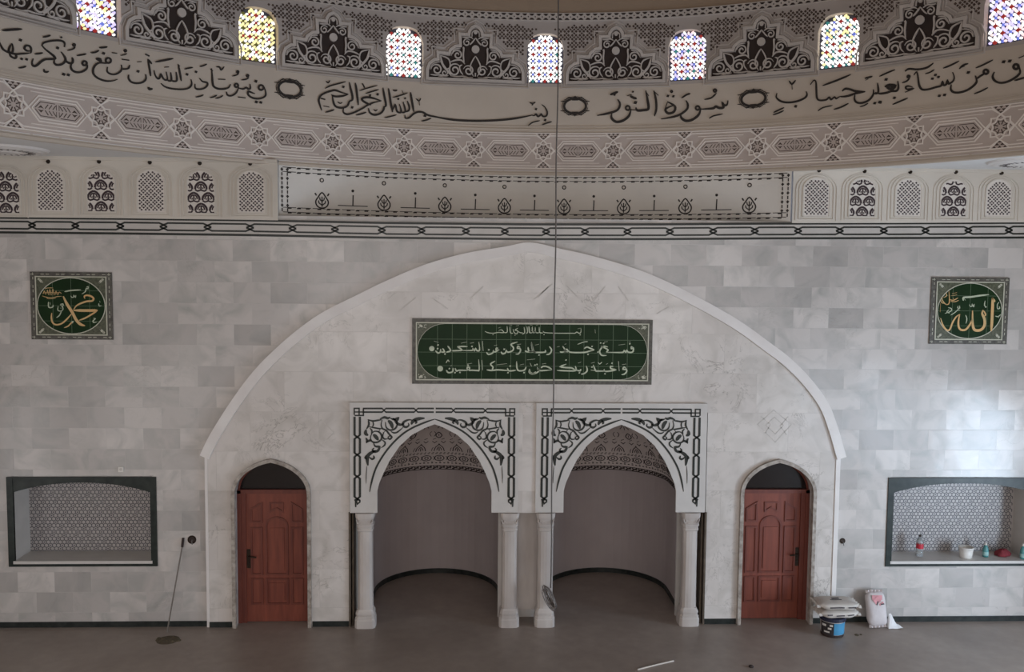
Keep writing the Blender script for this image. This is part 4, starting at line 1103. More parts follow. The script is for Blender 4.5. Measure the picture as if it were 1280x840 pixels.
    t(Lr, 14, [(1280, 398), (1250, 394), (1234, 306)], [(1248, 394), (1196, 398), (1168, 388)], [(1122, 354), (1100, 342), (1094, 362), (1120, 366), (1124, 390), (1104, 418), (1076, 420)], [(1096, 300), (1048, 314), (1030, 328), (1054, 356), (1046, 386), (1000, 402), (984, 380)], [(984, 376), (974, 408), (946, 418), (930, 396)],
      [(902, 362), (884, 362), (882, 380), (902, 380), (874, 398), (852, 396)], [(854, 380), (848, 408), (806, 424), (784, 402)], [(744, 290), (752, 388)], [(708, 300), (716, 380), (690, 386), (676, 366), (664, 386), (650, 368), (640, 384), (540, 384)], [(596, 346), (548, 344), (500, 348), (520, 362), (548, 384)], [(544, 384), (490, 386), (440, 388)], [(396, 338), (426, 386), (380, 402)], [(346, 362), (364, 398), (330, 400)], [(326, 368), (324, 398), (300, 410), (274, 386)])
    t(Lr, 8, [(530, 312), (590, 300)], [(1090, 326), (1130, 320)], [(620, 312), (660, 306)], [(260, 292), (306, 304)], [(860, 336), (890, 330)]); dots(Lr, 18, (962, 372), (808, 378), (370, 420), (296, 366), (300, 330), (640, 344)); Lr.ring(b, 238, 366, 13, 26, mwall(f-.029), 0, .006)
    build('pale_lettering_line', b, M_PTEXT, root); b = MB()
    # third line
    t(Rr, 14, [(984, 568), (962, 550), (950, 572), (984, 576), (984, 600), (960, 622), (934, 626)], [(904, 492), (912, 590)], [(854, 546), (826, 544), (830, 566), (876, 578), (820, 590), (770, 592), (760, 570)], [(772, 590), (700, 590), (676, 586), (652, 528)], [(678, 588), (628, 580)], [(582, 538), (592, 586), (560, 616), (530, 620)], [(528, 570), (520, 588), (488, 582)], [(472, 540), (478, 584), (400, 588), (290, 584)], [(384, 520), (324, 546), (380, 556), (440, 560), (474, 584)],
      [(240, 572), (190, 546), (150, 544), (130, 560)], [(240, 578), (170, 584), (110, 584), (96, 560), (108, 584), (92, 604), (44, 620), (10, 600), (16, 568)], [(20, 510), (36, 544)])
    t(Rr, 8, [(630, 512), (668, 502)], [(500, 512), (530, 500)], [(940, 526), (980, 520)], [(700, 500), (716, 520), (740, 500)], [(140, 520), (180, 514)], [(780, 524), (800, 512)]); dots(Rr, 16, (840, 512), (770, 618), (514, 608), (640, 550), (70, 530), (90, 524), (380, 480))
    t(Lr, 14, [(1280, 596), (1250, 616), (1220, 600), (1218, 570)], [(1086, 492), (1096, 580), (1160, 582), (1182, 548)], [(1080, 582), (1010, 588), (994, 560)], [(1004, 586), (900, 578), (840, 584), (786, 578)], [(872, 490), (826, 520), (850, 552), (838, 582)], [(738, 480), (746, 582)], [(706, 474), (712, 576), (690, 584), (640, 582), (612, 582), (616, 556), (596, 552), (592, 570), (612, 580)], [(600, 584), (510, 582), (486, 590), (470, 560)], [(450, 558), (446, 596), (404, 606), (382, 580)])
    t(Lr, 8, [(886, 528), (990, 516)], [(1120, 528), (1160, 520)], [(590, 520), (640, 512)], [(380, 510), (400, 480), (412, 500)], [(420, 540), (440, 534)], [(1190, 478), (1270, 470)]); dots(Lr, 18, (1160, 606), (1000, 606), (1022, 540), (600, 532), (470, 606), (414, 566), (520, 604)); Lr.ring(b, 322, 566, 14, 28, mwall(f-.029), 0, .006)
    build('pale_lettering_line', b, M_PTEXT, root)
long_plaque()

# ================================================================ LATTICE PANELS BESIDE THE CURVED PANEL
M_LAT = mat('lattice_plaster', (222, 214, 206), .8, .04, 5)
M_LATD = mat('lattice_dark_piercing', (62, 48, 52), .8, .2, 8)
def lattice_panel(px, py0, py1, kind, label):
    f = -.03; mp = mwall(f)
    xc = wall(px, 245, f)[0]; zb, zt = wall(px, py1, f)[1], wall(px, py0, f)[1]; w = .235; hz = zt-.18
    root = thing('lattice_panel', (xc, f, zb), label, 'wall panel', 'arched plaster lattice panels')
    def ar(w_, d=0):
        r = zt-hz-d
        return [(xc-w_, zb+d)]+[(xc-w_*math.cos(pi*i/12), hz+r*math.sin(pi*i/12)) for i in range(13)]+[(xc+w_, zb+d)]
    b = MB(); P = ar(w+.035, -.04); b.ribbon(P+[P[0]], .012, mp, 0, .012); b.ribbon(ar(w+.085, -.06), .014, mp, 0, .012); b.ribbon(ar(w-.025, .0)+[ar(w-.025, 0)[0]], .02, mp, 0, .014)
    build('frame', b, M_CREAM, root)
    b = MB(); b.poly(ar(w-.02)[::-1], mp, 0, .008); build('screen', b, M_LAT, root)
    b = MB(); h0, h1 = .006, .012
    def ins(u, v, g=.025):
        if abs(u-xc) > w-.03-g or v < zb+g: return False
        if v <= hz: return True
        return ((u-xc)/(w-.03-g))**2+((v-hz)/(zt-hz-g-.01))**2 < 1
    if kind == 'l':
        s = .112
        for i in range(-8, 9):
            for j in range(0, 22):
                if (i+j) % 2: continue
                u, v = xc+i*s/2, zb+.045+j*s/2
                for q in range(4):
                    a = pi/2*q; uu, vv = u+.031*math.cos(a), v+.031*math.sin(a)
                    if ins(uu, vv): b.disc(uu, vv, .0175, mp, h0, h1, 4, 0, .0155)
    else:
        sx_, sz = .215, .165
        for j in range(-1, 5):
            for i in range(-2, 3):
                u0 = xc+(i+(.5 if j % 2 else 0))*sx_; v0 = zb+.075+j*sz*.98
                def R_(P, wd):
                    Q = [(u0+x, v0+y) for x, y in catmull(P, 2)]
                    seg = []
                    for p in Q:
                        if ins(p[0], p[1], .012): seg.append(p)
                        else:
                            if len(seg) > 1: b.ribbon(seg, wd, mp, h0, h1)
                            seg = []
                    if len(seg) > 1: b.ribbon(seg, wd, mp, h0, h1)
                for s in (1, -1):
                    R_([(0, .075), (s*.045, .055), (s*.08, .01), (s*.085, -.035)], .03)
                    R_([(s*.012, .04), (s*.04, .02), (s*.052, -.02)], .02); R_([(s*.085, -.04), (s*.05, -.062), (0, -.045)], .022); R_([(s*.02, -.005), (s*.03, -.03)], .014)
                R_([(0, .05), (0, 0), (0, -.04)], .02)
    build('piercing', b, M_LATD, root)
LP = [(7.5, 212, 267, 'f', 'leaf-patterned lattice panel cut by the left edge of the photo'), (63.5, 211, 265, 'l', 'diamond lattice panel, second from the photo\'s left edge'), (126.5, 212, 265, 'f', 'leaf-patterned lattice panel, third from the photo\'s left edge'),
      (189, 212, 266, 'l', 'diamond lattice panel, fourth from the photo\'s left edge'), (251.5, 213, 267, 'f', 'leaf-patterned lattice panel, second left of the curved panel'), (314.5, 213, 267, 'l', 'diamond lattice panel touching the curved panel\'s left end'),
      (1020.5, 222, 271, 'l', 'diamond lattice panel touching the curved panel\'s right end'), (1078, 222, 271, 'f', 'leaf-patterned lattice panel, second right of the curved panel'), (1135.5, 223, 271, 'l', 'diamond lattice panel, third right of the curved panel'),
      (1192, 224, 271, 'f', 'leaf-patterned lattice panel, fourth right of the curved panel'), (1248.5, 224, 271, 'l', 'diamond lattice panel nearest the photo\'s right edge')]
SK = {63.5: (60, 202), 126.5: (123.5, 202), 189: (187, 203), 251.5: (249.5, 204), 314.5: (312.5, 204.5), 1020.5: (1024, 213), 1078: (1081, 214), 1135.5: (1138, 215), 1192: (1195, 215), 1248.5: (1252, 216.5)}
for px, a, c, kd, lb in LP:
    lattice_panel(px, a, c, kd, lb)
    if px in SK:
        u, v = wall(SK[px][0], SK[px][1], -.04)
        b = MB(); b.lathe([(.03, 0), (.03, .012), (.022, .022), (.02, .04), (.012, .05)], 0, 0, 12)
        o = build('lamp_socket', b, M_BRONZE); o.rotation_euler = (pi/2, 0, 0); o.location = (u, -.028, v)
        tag(o, 'small dark socket above the '+lb[:60].replace(' of the photo', ''), 'lamp socket', 'lamp sockets above the lattice panels')

# ================================================================ INSCRIPTIONS ON THE DRUM
h0, h1 = .003, .018
def inscription(label, jobs, name='calligraphy_inscription'):
    b = MB()
    for reg, sc, strokes, dots_, rings in jobs:
        for w, P in strokes: reg.stroke(b, w*sc*1.14, P, mdrum, h0, h1, 4, .22)
        for x, y, sz in dots_: reg.dot(b, x, y, sz, mdrum, h0, h1)
        for x, y, r, w in rings: reg.ring(b, x, y, r, w, mdrum, h0, h1)
    o = build(name, b, M_INK)
    return tag(o, label, 'inscription', 'painted inscriptions round the drum')
A = Reg(0, 20, 8, drum); Bq = Reg(100, 40, 8, drum); Cq = Reg(220, 50, 7.11, drum)
inscription('long black Arabic verse on the left of the drum, left of the first oval medallion', [
 (A, 1, [(22, [(18, 145), (110, 138), (215, 132)]), (17, [(-30, 230), (0, 288), (25, 332), (60, 356), (110, 374), (160, 382), (215, 378), (265, 376), (306, 370)]), (15, [(116, 275), (94, 308), (84, 350), (112, 372), (126, 330), (118, 280)]), (15, [(86, 362), (102, 402), (144, 424), (160, 402), (132, 376)]),
   (16, [(306, 370), (308, 332), (290, 302), (254, 298), (240, 326), (268, 350), (306, 350)]), (15, [(183, 521), (225, 514), (256, 502)]), (16, [(425, 212), (470, 204), (500, 193)]),
   (17, [(414, 296), (432, 270), (484, 254), (550, 246), (612, 250), (642, 272), (640, 312)]), (19, [(416, 296), (450, 334), (500, 374), (538, 406), (544, 428), (500, 432), (450, 434), (412, 452), (376, 484), (346, 502), (322, 494), (316, 460), (328, 428)]), (15, [(344, 380), (385, 378), (422, 368)]),
   (18, [(540, 440), (538, 470), (562, 490), (606, 486), (644, 458), (650, 428), (632, 392), (606, 358)]), (18, [(650, 436), (668, 462), (700, 474), (722, 464), (724, 436), (716, 414)]), (12, [(748, 308), (724, 332), (672, 346)]),
   (15, [(434, 530), (440, 556), (462, 562), (482, 552)]), (17, [(872, 492), (862, 528), (816, 558), (764, 564), (722, 546), (704, 512), (714, 468)]), (15, [(765, 396), (812, 390), (858, 380)])],
  [(200, 242, 30), (212, 430, 26), (262, 434, 26), (608, 214, 20), (572, 320, 30), (632, 584, 32), (680, 590, 30)], [(736, 290, 10, 16), (842, 474, 22, 18)]),
 (Bq, 1, [(15, [(105, 208), (148, 204), (186, 184)]), (16, [(190, 158), (232, 156), (270, 150)]), (18, [(316, 208), (366, 214)]), (10, [(464, 214), (442, 228), (404, 236)]), (26, [(164, 272), (190, 278), (212, 298)]), (12, [(210, 270), (170, 264), (160, 280)]),
   (16, [(300, 312), (250, 314), (194, 308), (152, 330), (128, 374), (134, 424), (178, 464), (250, 490), (320, 490), (372, 474)]), (14, [(272, 350), (268, 394), (300, 420), (350, 424), (396, 400), (414, 370), (410, 328)]), (14, [(410, 368), (440, 372), (480, 364), (494, 330)]), (24, [(415, 274), (488, 284)]),
   (16, [(484, 428), (482, 462), (506, 498), (560, 514), (622, 504), (656, 470), (654, 424)]), (16, [(570, 300), (612, 298)]), (15, [(676, 270), (686, 330), (696, 390), (704, 442)]), (13, [(676, 274), (700, 300), (714, 322)]), (34, [(650, 222), (690, 242)]), (20, [(680, 550), (692, 572), (722, 568)]),
   (18, [(750, 300), (840, 284), (930, 266)]), (18, [(842, 354), (886, 350)]), (14, [(738, 384), (748, 430), (772, 466), (792, 462), (806, 424), (832, 470), (862, 482), (872, 460), (858, 398)]), (15, [(866, 478), (890, 490), (912, 480), (904, 404)]), (15, [(908, 482), (936, 494), (966, 482), (958, 400)]),
   (15, [(978, 322), (990, 380), (1002, 440), (1010, 492)]), (12, [(978, 326), (996, 344)]), (15, [(806, 514), (850, 550), (930, 570), (1030, 574), (1092, 556), (1114, 520), (1108, 474)]), (13, [(1042, 372), (1086, 362), (1126, 356)]), (15, [(1192, 462), (1222, 496), (1268, 508), (1268, 538), (1232, 566), (1180, 574), (1150, 560), (1148, 520)]), (13, [(1195, 346), (1232, 338), (1266, 322)]), (13, [(1155, 652), (1196, 644), (1232, 630)])],
  [(232, 214, 30), (578, 395, 28), (1068, 425, 28), (1158, 400, 26)], [(450, 188, 9, 16), (280, 286, 26, 17)]),
 (Cq, 1, [(15, [(314, 254), (318, 310), (322, 370), (332, 412), (370, 434), (420, 436), (464, 424), (482, 394)]), (11, [(302, 258), (326, 276)]), (12, [(355, 240), (384, 242), (400, 266), (426, 238)]), (18, [(374, 350), (436, 352)]), (11, [(300, 514), (332, 506), (362, 490)]), (11, [(348, 520), (384, 512), (416, 494)]),
   (13, [(556, 420), (532, 470), (490, 496), (456, 490), (446, 460)]), (14, [(550, 428), (594, 436), (622, 424), (640, 436), (658, 430), (656, 392)]), (10, [(556, 296), (536, 312), (498, 322)]), (20, [(550, 508), (616, 516)]), (10, [(646, 334), (620, 350), (578, 356)]), (14, [(782, 418), (796, 468), (788, 502), (740, 522), (680, 516), (642, 490), (640, 458), (680, 472), (700, 478)])],
  [(708, 368, 28), (712, 552, 28), (752, 556, 26)], [(535, 405, 16, 15), (546, 284, 8, 14), (634, 318, 8, 14), (754, 424, 22, 16)])])
D = Reg(390, 90, 8, drum); Eq = Reg(540, 90, 6.4, drum)
inscription('black Arabic opening phrase whose long sweeping stroke ends left of the hanging cable', [
 (D, 1, [(10, [(140, 92), (160, 110), (178, 84)]), (13, [(130, 166), (180, 140), (260, 118), (336, 98)]), (17, [(96, 386), (80, 340), (66, 284), (82, 240), (130, 210), (192, 190), (232, 184), (290, 204), (362, 224)]), (16, [(362, 224), (300, 242), (230, 246), (192, 228)]), (30, [(84, 264), (130, 276)]),
   (17, [(202, 236), (210, 290), (232, 342), (290, 360), (350, 342), (372, 296), (392, 286)]), (18, [(372, 104), (386, 170), (402, 236), (400, 280), (368, 292)]), (18, [(432, 110), (446, 200), (462, 332)]), (8, [(256, 298), (280, 316), (302, 304)]), (15, [(114, 342), (172, 352)]), (14, [(130, 404), (180, 392), (222, 377)]),
   (11, [(474, 190), (520, 172), (590, 152), (652, 136)]), (11, [(500, 114), (514, 136), (526, 162)]), (12, [(536, 216), (600, 196), (666, 178)]), (18, [(692, 290), (620, 266), (556, 254), (502, 264), (508, 290), (556, 318), (590, 332)]), (16, [(692, 290), (620, 306), (556, 332), (500, 366), (420, 406), (350, 424), (312, 402), (314, 360)]),
   (18, [(564, 364), (576, 406), (622, 430), (680, 416), (712, 382), (722, 350), (742, 345)]), (18, [(708, 158), (722, 240), (738, 320), (735, 352)]), (18, [(764, 164), (776, 240), (790, 330), (806, 402)]), (9, [(616, 374), (634, 390), (654, 376)]), (14, [(440, 432), (490, 420), (542, 403)]),
   (14, [(808, 180), (830, 188), (852, 182)]), (12, [(808, 256), (880, 236), (956, 210)]), (10, [(900, 186), (916, 226)]), (15, [(800, 402), (830, 330), (850, 396), (884, 406), (890, 380), (872, 320)]), (15, [(884, 406), (926, 402), (930, 370), (910, 300)]), (15, [(926, 402), (966, 386), (972, 350), (952, 290)]),
   (18, [(984, 204), (996, 280), (1018, 402)]), (13, [(1094, 491), (1140, 482), (1192, 463)]), (12, [(724, 459), (780, 446), (846, 430)]), (17, [(928, 430), (934, 462), (972, 456), (1014, 420), (1062, 400), (1112, 406), (1152, 430), (1212, 446), (1284, 461)]), (10, [(1040, 268), (1070, 290), (1086, 262)]), (10, [(1070, 290), (1076, 334)])],
  [(312, 150, 28), (655, 225, 28), (580, 235, 24), (400, 355, 28), (862, 270, 24), (930, 265, 22), (1130, 436, 34)], []),
 (Eq, 1, [(15, [(0, 350), (80, 370), (200, 386), (350, 392), (500, 388), (620, 378), (720, 363), (804, 345)]), (12, [(796, 346), (816, 350), (832, 338), (846, 356), (862, 350), (874, 338), (888, 356), (914, 352), (922, 322), (904, 284), (878, 262)]), (9, [(782, 245), (806, 252), (828, 242)]), (8, [(768, 432), (806, 404), (864, 390)]), (10, [(880, 424), (916, 410), (958, 398)])],
  [(832, 298, 20), (905, 385, 22), (804, 262, 14)], [])])
Fq = Reg(730, 80, 5.333, drum)
inscription('short two-word black Arabic title between the two right-hand oval medallions', [
 (Fq, 1, [(9, [(884, 194), (850, 226), (803, 238)]), (14, [(960, 244), (954, 272), (934, 276), (924, 262), (930, 290), (902, 294), (880, 284), (862, 296), (820, 300), (784, 302)]), (8, [(834, 364), (866, 346), (926, 334)]), (15, [(780, 296), (764, 340), (722, 372), (680, 380), (650, 360), (645, 334)]),
   (13, [(680, 244), (692, 268), (688, 300), (650, 332), (600, 352), (514, 368)]), (10, [(650, 228), (684, 206), (710, 198)]), (14, [(556, 252), (606, 282), (600, 318), (562, 330), (544, 302), (592, 278)]), (12, [(556, 258), (540, 300)]), (13, [(466, 178), (480, 240), (482, 300), (470, 348)]), (11, [(466, 182), (496, 210)]),
   (15, [(412, 178), (424, 240), (430, 298), (400, 308), (356, 310), (346, 290)]), (11, [(412, 182), (432, 214)]), (14, [(352, 308), (310, 306)]), (15, [(314, 300), (300, 346), (260, 378), (214, 386), (184, 360), (186, 326)]), (14, [(308, 214), (330, 226), (352, 232)]), (10, [(318, 204), (286, 214)]),
   (13, [(224, 236), (240, 268), (222, 308), (160, 330), (88, 344)]), (13, [(174, 206), (200, 196), (228, 186)])],
  [(560, 214, 18), (596, 216, 18), (343, 258, 24), (204, 206, 16), (326, 186, 14)], [(874, 178, 9, 12), (758, 294, 13, 12), (584, 184, 6, 9), (292, 294, 14, 12)])])
G = Reg(950, 60, 7.5, drum); Hq = Reg(1100, 50, 7.11, drum)
inscription('long black Arabic verse cut by the right edge, right of the last oval medallion', [
 (G, 1, [(13, [(275, 308), (300, 340), (336, 302)]), (10, [(300, 340), (304, 390)]), (16, [(160, 424), (156, 466), (200, 502), (270, 512), (350, 500), (420, 470), (442, 438), (434, 408)]), (12, [(128, 606), (178, 582), (228, 560)]), (12, [(122, 628), (176, 610), (224, 588)]),
   (14, [(474, 346), (506, 304), (526, 322), (530, 400), (536, 470), (562, 492), (622, 486), (650, 464), (668, 484), (700, 462), (716, 476), (748, 458), (790, 452)]), (15, [(588, 354), (720, 306), (852, 250)]), (18, [(988, 410), (900, 406), (850, 390), (802, 384), (772, 406)]), (17, [(986, 412), (900, 426), (830, 450), (760, 460)]),
   (10, [(544, 592), (592, 560), (682, 540)]), (13, [(694, 577), (760, 556), (832, 520)]), (16, [(1066, 390), (1062, 440), (1022, 490), (960, 516), (910, 512), (888, 482), (892, 438)]), (10, [(938, 552), (978, 540), (1016, 518)]), (14, [(984, 286), (1020, 276), (1056, 268)]), (10, [(990, 304), (1018, 290)]),
   (15, [(1062, 428), (1100, 426), (1112, 400), (1104, 328)]), (12, [(1122, 267), (1190, 236), (1268, 204)])],
  [(336, 548, 28), (1078, 518, 28), (1130, 512, 28), (1187, 295, 26)], []),
 (Hq, 1, [(16, [(-40, 466), (0, 478), (60, 470), (104, 456), (150, 452), (166, 420), (160, 366)]), (26, [(44, 416), (84, 404), (132, 410), (104, 436), (60, 424)]), (12, [(114, 574), (180, 546), (250, 517)]), (13, [(292, 420), (252, 410), (230, 422), (246, 440), (296, 434), (224, 466)]), (11, [(266, 340), (240, 366), (198, 382)]),
   (15, [(304, 312), (328, 284), (340, 330), (350, 400), (376, 440), (430, 440), (500, 420), (544, 408), (558, 376), (566, 402), (590, 396), (602, 366), (614, 390), (652, 366), (662, 330), (648, 288)]), (15, [(224, 280), (260, 258), (340, 263), (420, 246), (476, 206)]), (10, [(404, 302), (446, 288), (486, 264)]), (12, [(564, 252), (630, 226), (706, 188)]),
   (16, [(636, 396), (632, 440), (660, 466), (720, 466), (790, 440), (842, 400), (862, 366), (850, 318)]), (12, [(708, 258), (740, 226), (786, 211)]), (12, [(726, 244), (756, 232)]), (15, [(858, 348), (894, 322), (930, 302)]), (11, [(838, 480), (900, 456), (962, 424)]), (12, [(854, 250), (920, 222), (1006, 178)]),
   (16, [(1020, 284), (1004, 322), (1020, 360), (1072, 382), (1140, 370), (1212, 330), (1248, 290), (1240, 238)]), (14, [(1196, 362), (1250, 346), (1310, 330)]), (12, [(1236, 162), (1296, 136)])],
  [(55, 352, 26), (130, 515, 26), (495, 312, 24), (522, 330, 24), (468, 345, 24), (530, 497, 26), (576, 490, 26), (788, 290, 28), (1102, 195, 30), (1156, 188, 30), (0, 552, 28)], [(256, 326, 10, 15), (944, 284, 20, 18), (1212, 238, 22, 20)])])
def medallion(px, py, rx, ry, label):
    u, v = drum(px, py); k = Reg(px, py, 1, drum).unit((0, 0)); rx *= k; ry *= k
    b = MB()
    P = [(u+rx*math.cos(2*pi*i/40), v+ry*math.sin(2*pi*i/40)) for i in range(40)]
    b.ribbon(P, .036, mdrum, .002, .018, True)
    b.ribbon([(u+(rx+.035)*math.cos(2*pi*i/40), v+(ry+.03)*math.sin(2*pi*i/40)) for i in range(40) if i % 10 not in (0,)], .007, mdrum, .002, .014)
    for s in (1, -1):
        b.poly([(u-.05, v+s*(ry-.03)), (u+.05, v+s*(ry-.03)), (u+.025, v+s*(ry+.02)), (u, v+s*(ry+.045)), (u-.025, v+s*(ry+.02))][::s], mdrum, .002, .018)
        for q in (1, -1):
            b.ribbon([(u+q*.06, v+s*(ry+.01)), (u+q*.10, v+s*(ry+.022)), (u+q*.15, v+s*(ry-.005))], .018, mdrum, .002, .016, False, .3)
            b.ribbon([(u+q*rx*.82, v+s*ry*.62), (u+q*(rx+.01), v+s*ry*.66), (u+q*(rx+.06), v+s*ry*.62)], .016, mdrum, .002, .016, False, .3)
            b.ribbon([(u+q*rx*.75, v+s*ry*.75), (u+q*rx*.88, v+s*(ry*.85)), (u+q*rx*1.02, v+s*ry*.86)], .01, mdrum, .002, .016, False, .3)
    o = build('verse_medallion', b, M_INK); tag(o, label, 'medallion', 'oval verse medallions')
medallion(362, 111.3, 14.6, 9.8, 'black oval verse medallion furthest left, between the long verse and the opening phrase')
medallion(718.8, 132.8, 13.8, 9.4, 'black oval verse medallion just right of the hanging cable')
medallion(941.8, 123.5, 15, 9.2, 'black oval verse medallion furthest right, before the long verse')

# ================================================================ CEILING ROSES
for (px, py, lb) in ((8, 188.5, 'white oval ceiling rose at the left edge of the photo'), (1285, 204, 'white ceiling rose at the right edge of the photo')):
    x, y = flr(px, py, ZC-.03)
    root = thing('ceiling_rose', (x, y, ZC), lb, 'ceiling rose', 'round ceiling roses')
    b = MB(); b.lathe([(.01, ZC-.07), (.16, ZC-.065), (.2, ZC-.05), (.44, ZC-.05), (.48, ZC-.035), (.52, ZC-.03), (.55, ZC-.0)], x, y, 40, 0, 0, False); build('plate', b, M_WHITE, root)
    b = MB()
    for i in range(24):
        a = 2*pi*i/24; b.poly([(x+.27*math.cos(a-.06), y+.27*math.sin(a-.06)), (x+.27*math.cos(a+.06), y+.27*math.sin(a+.06)), (x+.37*math.cos(a), y+.37*math.sin(a))], mfloor, ZC-.048, ZC-.054)
    build('carving', b, M_DARK, root)

# ================================================================ HANGING CABLE
M_CABLE = mat('black_cable_sheath', (104, 98, 94), .5, .15, 20)
x0, z0 = wall(688.2, 735, -.32); x1, z1 = wall(698.5, 0, -.32)
sl = (x1-x0)/(z1-z0); zt = ZD1+math.sqrt(max(0, DR*DR-(DY+.32)**2-.1))-.02
root = thing('hanging_cable', (x0, -.32, z0), 'thin dark cable hanging from the dome past the long plaque, coiled at its lower end', 'cable')
b = MB(); b.tube([(x0+sl*(z0+(zt-z0)*i/40-z0)+.006*math.sin(i*.9), -.32, z0+(zt-z0)*i/40) for i in range(41)], .0105, 8); build('cable', b, M_CABLE, root, True)
b = MB(); rnd = random.Random(2)
for q in range(10):
    w_, h_ = .018+.04*rnd.random(), .15+.05*rnd.random(); ox, oz, tl = rnd.uniform(-.02, .02), rnd.uniform(-.025, .025), .38+rnd.uniform(-.16, .16); yy = -.32-.03+q*.009
    P = []
    for i in range(20):
        a = 2*pi*i/20; x, z = w_*math.cos(a), h_*math.sin(a)
        P.append((x0-.01+ox+x*math.cos(tl)-z*math.sin(tl), yy+.012*math.sin(a*2+q), z0-.16+oz+z*math.cos(tl)+x*math.sin(tl)))
    b.tube(P, .0085, 6, True)
build('coil', b, mat('grey_cable_coil', (150, 140, 134), .5, .3, 30, rgb2=(70, 62, 58)), root, True)

# ================================================================ SMALL THINGS
M_SOCK = mat('white_plastic', (222, 218, 212), .4, .04, 5)
def socket(px, py, label, dark):
    u, v = wall(px, py); b = MB()
    if dark:
        R_ = .045 if px < 640 else .028; b.disc(u, v, R_, mwall(), -.002, .006, 14); o = build('cable_hole', b, M_DARK)
        o2 = MB(); o2.ribbon([(u+R_*1.25*math.cos(2*pi*i/14), v+R_*1.25*math.sin(2*pi*i/14)) for i in range(14)], .022, mwall(), 0, .008, True); build('plastic_rim', o2, M_BRONZE, o)
        w = MB(); w.tube([(u, -.0, v), (u+.005, -.03, v-.02), (u+.012, -.035, v-.07)], .007, 6); build('loose_wire', w, M_CABLE, o)
        tag(o, label, 'wall opening', 'round cable holes')
    else:
        b.box(u-.04, u+.04, -.018, .002, v-.04, v+.04); o = build('junction_box', b, M_SOCK)
        c = MB(); c.disc(u, v, .022, mwall(-.018), 0, .004, 10); build('cover_cap', c, M_TRIM, o)
        tag(o, label, 'junction box')
socket(151.5, 586.5, 'small white square box on the tiled wall above the left shelf recess', False)
socket(240, 674.5, 'round dark cable hole left of the left door, beside the leaning rod', True)
socket(1053, 676, 'round dark cable hole right of the right door', True)
# rod leaning on the wall
u, v = wall(229, 674, -.02); fxp, fyp = flr(216, 782)
b = MB(); b.tube([(fxp, -.24, .0), (u-.01, -.03, v-.09)], .011, 8); o = build('leaning_rod', b, mat('grey_metal_rod', (120, 112, 104), .45, .1, 15, metal=.3))
b = MB(); b.tube([(u-.013, -.035, v-.12), (u, -.02, v+.02)], .02, 8); build('grip', b, M_DARK, o)
tag(o, 'thin grey rod leaning on the tiled wall left of the left door', 'rod')
# floor litter
M_DIRT = mat('dry_plaster_dirt', (88, 78, 62), .95, .3, 20)
x, y = flr(210, 800)
b = MB(); rnd = random.Random(8)
for i in range(26):
    a, r = rnd.random()*2*pi, rnd.random(); cx_, cy_ = x+.2*r*math.cos(a), y+.09*r*math.sin(a); s = .02+.03*rnd.random()
    b.lathe([(s*1.3, 0), (s, .012), (s*.4, .024)], cx_, cy_, 6)
b.lathe([(.17, 0), (.12, .014), (.05, .026)], x, y, 12)
tag(build('dirt_pile', b, M_DIRT), 'small heap of brown sweepings on the floor in front of the left wall', 'dirt', kind='stuff')
x0_, y0_ = flr(797, 838); x1_, y1_ = flr(842, 827)
b = MB(); b.tube([(x0_, y0_, .012), ((x0_+x1_)/2, (y0_+y1_)/2, .014), (x1_, y1_, .012)], .012, 6)
tag(build('wooden_stick', b, mat('pale_wood_stick', (206, 196, 186), .6, .1, 12)), 'thin pale stick lying on the floor in front of the right niche', 'stick')
x, y = flr(939, 834); b = MB(); b.lathe([(.03, 0), (.038, .012), (.02, .03), (.005, .034)], x, y, 7, 0, .3)
tag(build('mortar_crumb', b, M_DARK), 'dark crumb lying on the floor near the bottom edge, below the right door', 'rubble', 'dark crumbs on the floor')
x, y = flr(1071, 794); b = MB(); b.lathe([(.035, 0), (.03, .012), (.01, .02)], x, y, 6); b.lathe([(.02, 0), (.018, .01), (.006, .016)], x+.07, y+.01, 6)
tag(build('mortar_crumb', b, M_DIRT), 'small crumbs on the floor right of the blue labelled bucket', 'rubble', 'dark crumbs on the floor')

# bucket with two sacks on top, and a sack against the wall
bx_, by_ = flr(1045.5, 798); by_ += .17
root = thing('paint_bucket', (bx_, by_, 0), 'white bucket with blue label and dark rim on the floor under two sacks', 'bucket')
b = MB(); b.lathe([(.165, 0), (.172, .02), (.185, .27), (.182, .275), (.17, .27), (.15, .02)], bx_, by_, 28); build('body', b, mat('bucket_plastic', (176, 170, 164), .4, .08, 6), root, True)
b = MB(); b.lathe([(.188, .245), (.198, .25), (.198, .30), (.19, .305), (.0, .305)], bx_, by_, 28, 0, 0, False); build('lid', b, mat('dark_blue_lid', (30, 34, 56), .4, .1, 6), root)
b = MB(); b.lathe([(.17, -.0), (.176, .045)], bx_, by_, 28, 0, 0, False); build('foot_band', b, M_DARK, root)
def lab(a0, a1, z0_, z1_, m, nm, dr=.003):
    b = MB(); n = 10
    for i in range(n):
        t0, t1 = a0+(a1-a0)*i/n, a0+(a1-a0)*(i+1)/n
        r0, r1 = .173+.012*(z0_-.02)/.25+dr, .173+.012*(z1_-.02)/.25+dr
        b.add([(bx_+r0*math.sin(t0), by_-r0*math.cos(t0), z0_), (bx_+r0*math.sin(t1), by_-r0*math.cos(t1), z0_), (bx_+r1*math.sin(t1), by_-r1*math.cos(t1), z1_), (bx_+r1*math.sin(t0), by_-r1*math.cos(t0), z1_)], [(0, 1, 2, 3)])
    build(nm, b, m, root)
lab(-.25, .95, .05, .235, mat('blue_label_paper', (66, 138, 178), .5, .12, 8), 'blue_label')
lab(-1.5, -.25, .04, .235, mat('black_label_print', (48, 44, 46), .5, .2, 18), 'dark_label')
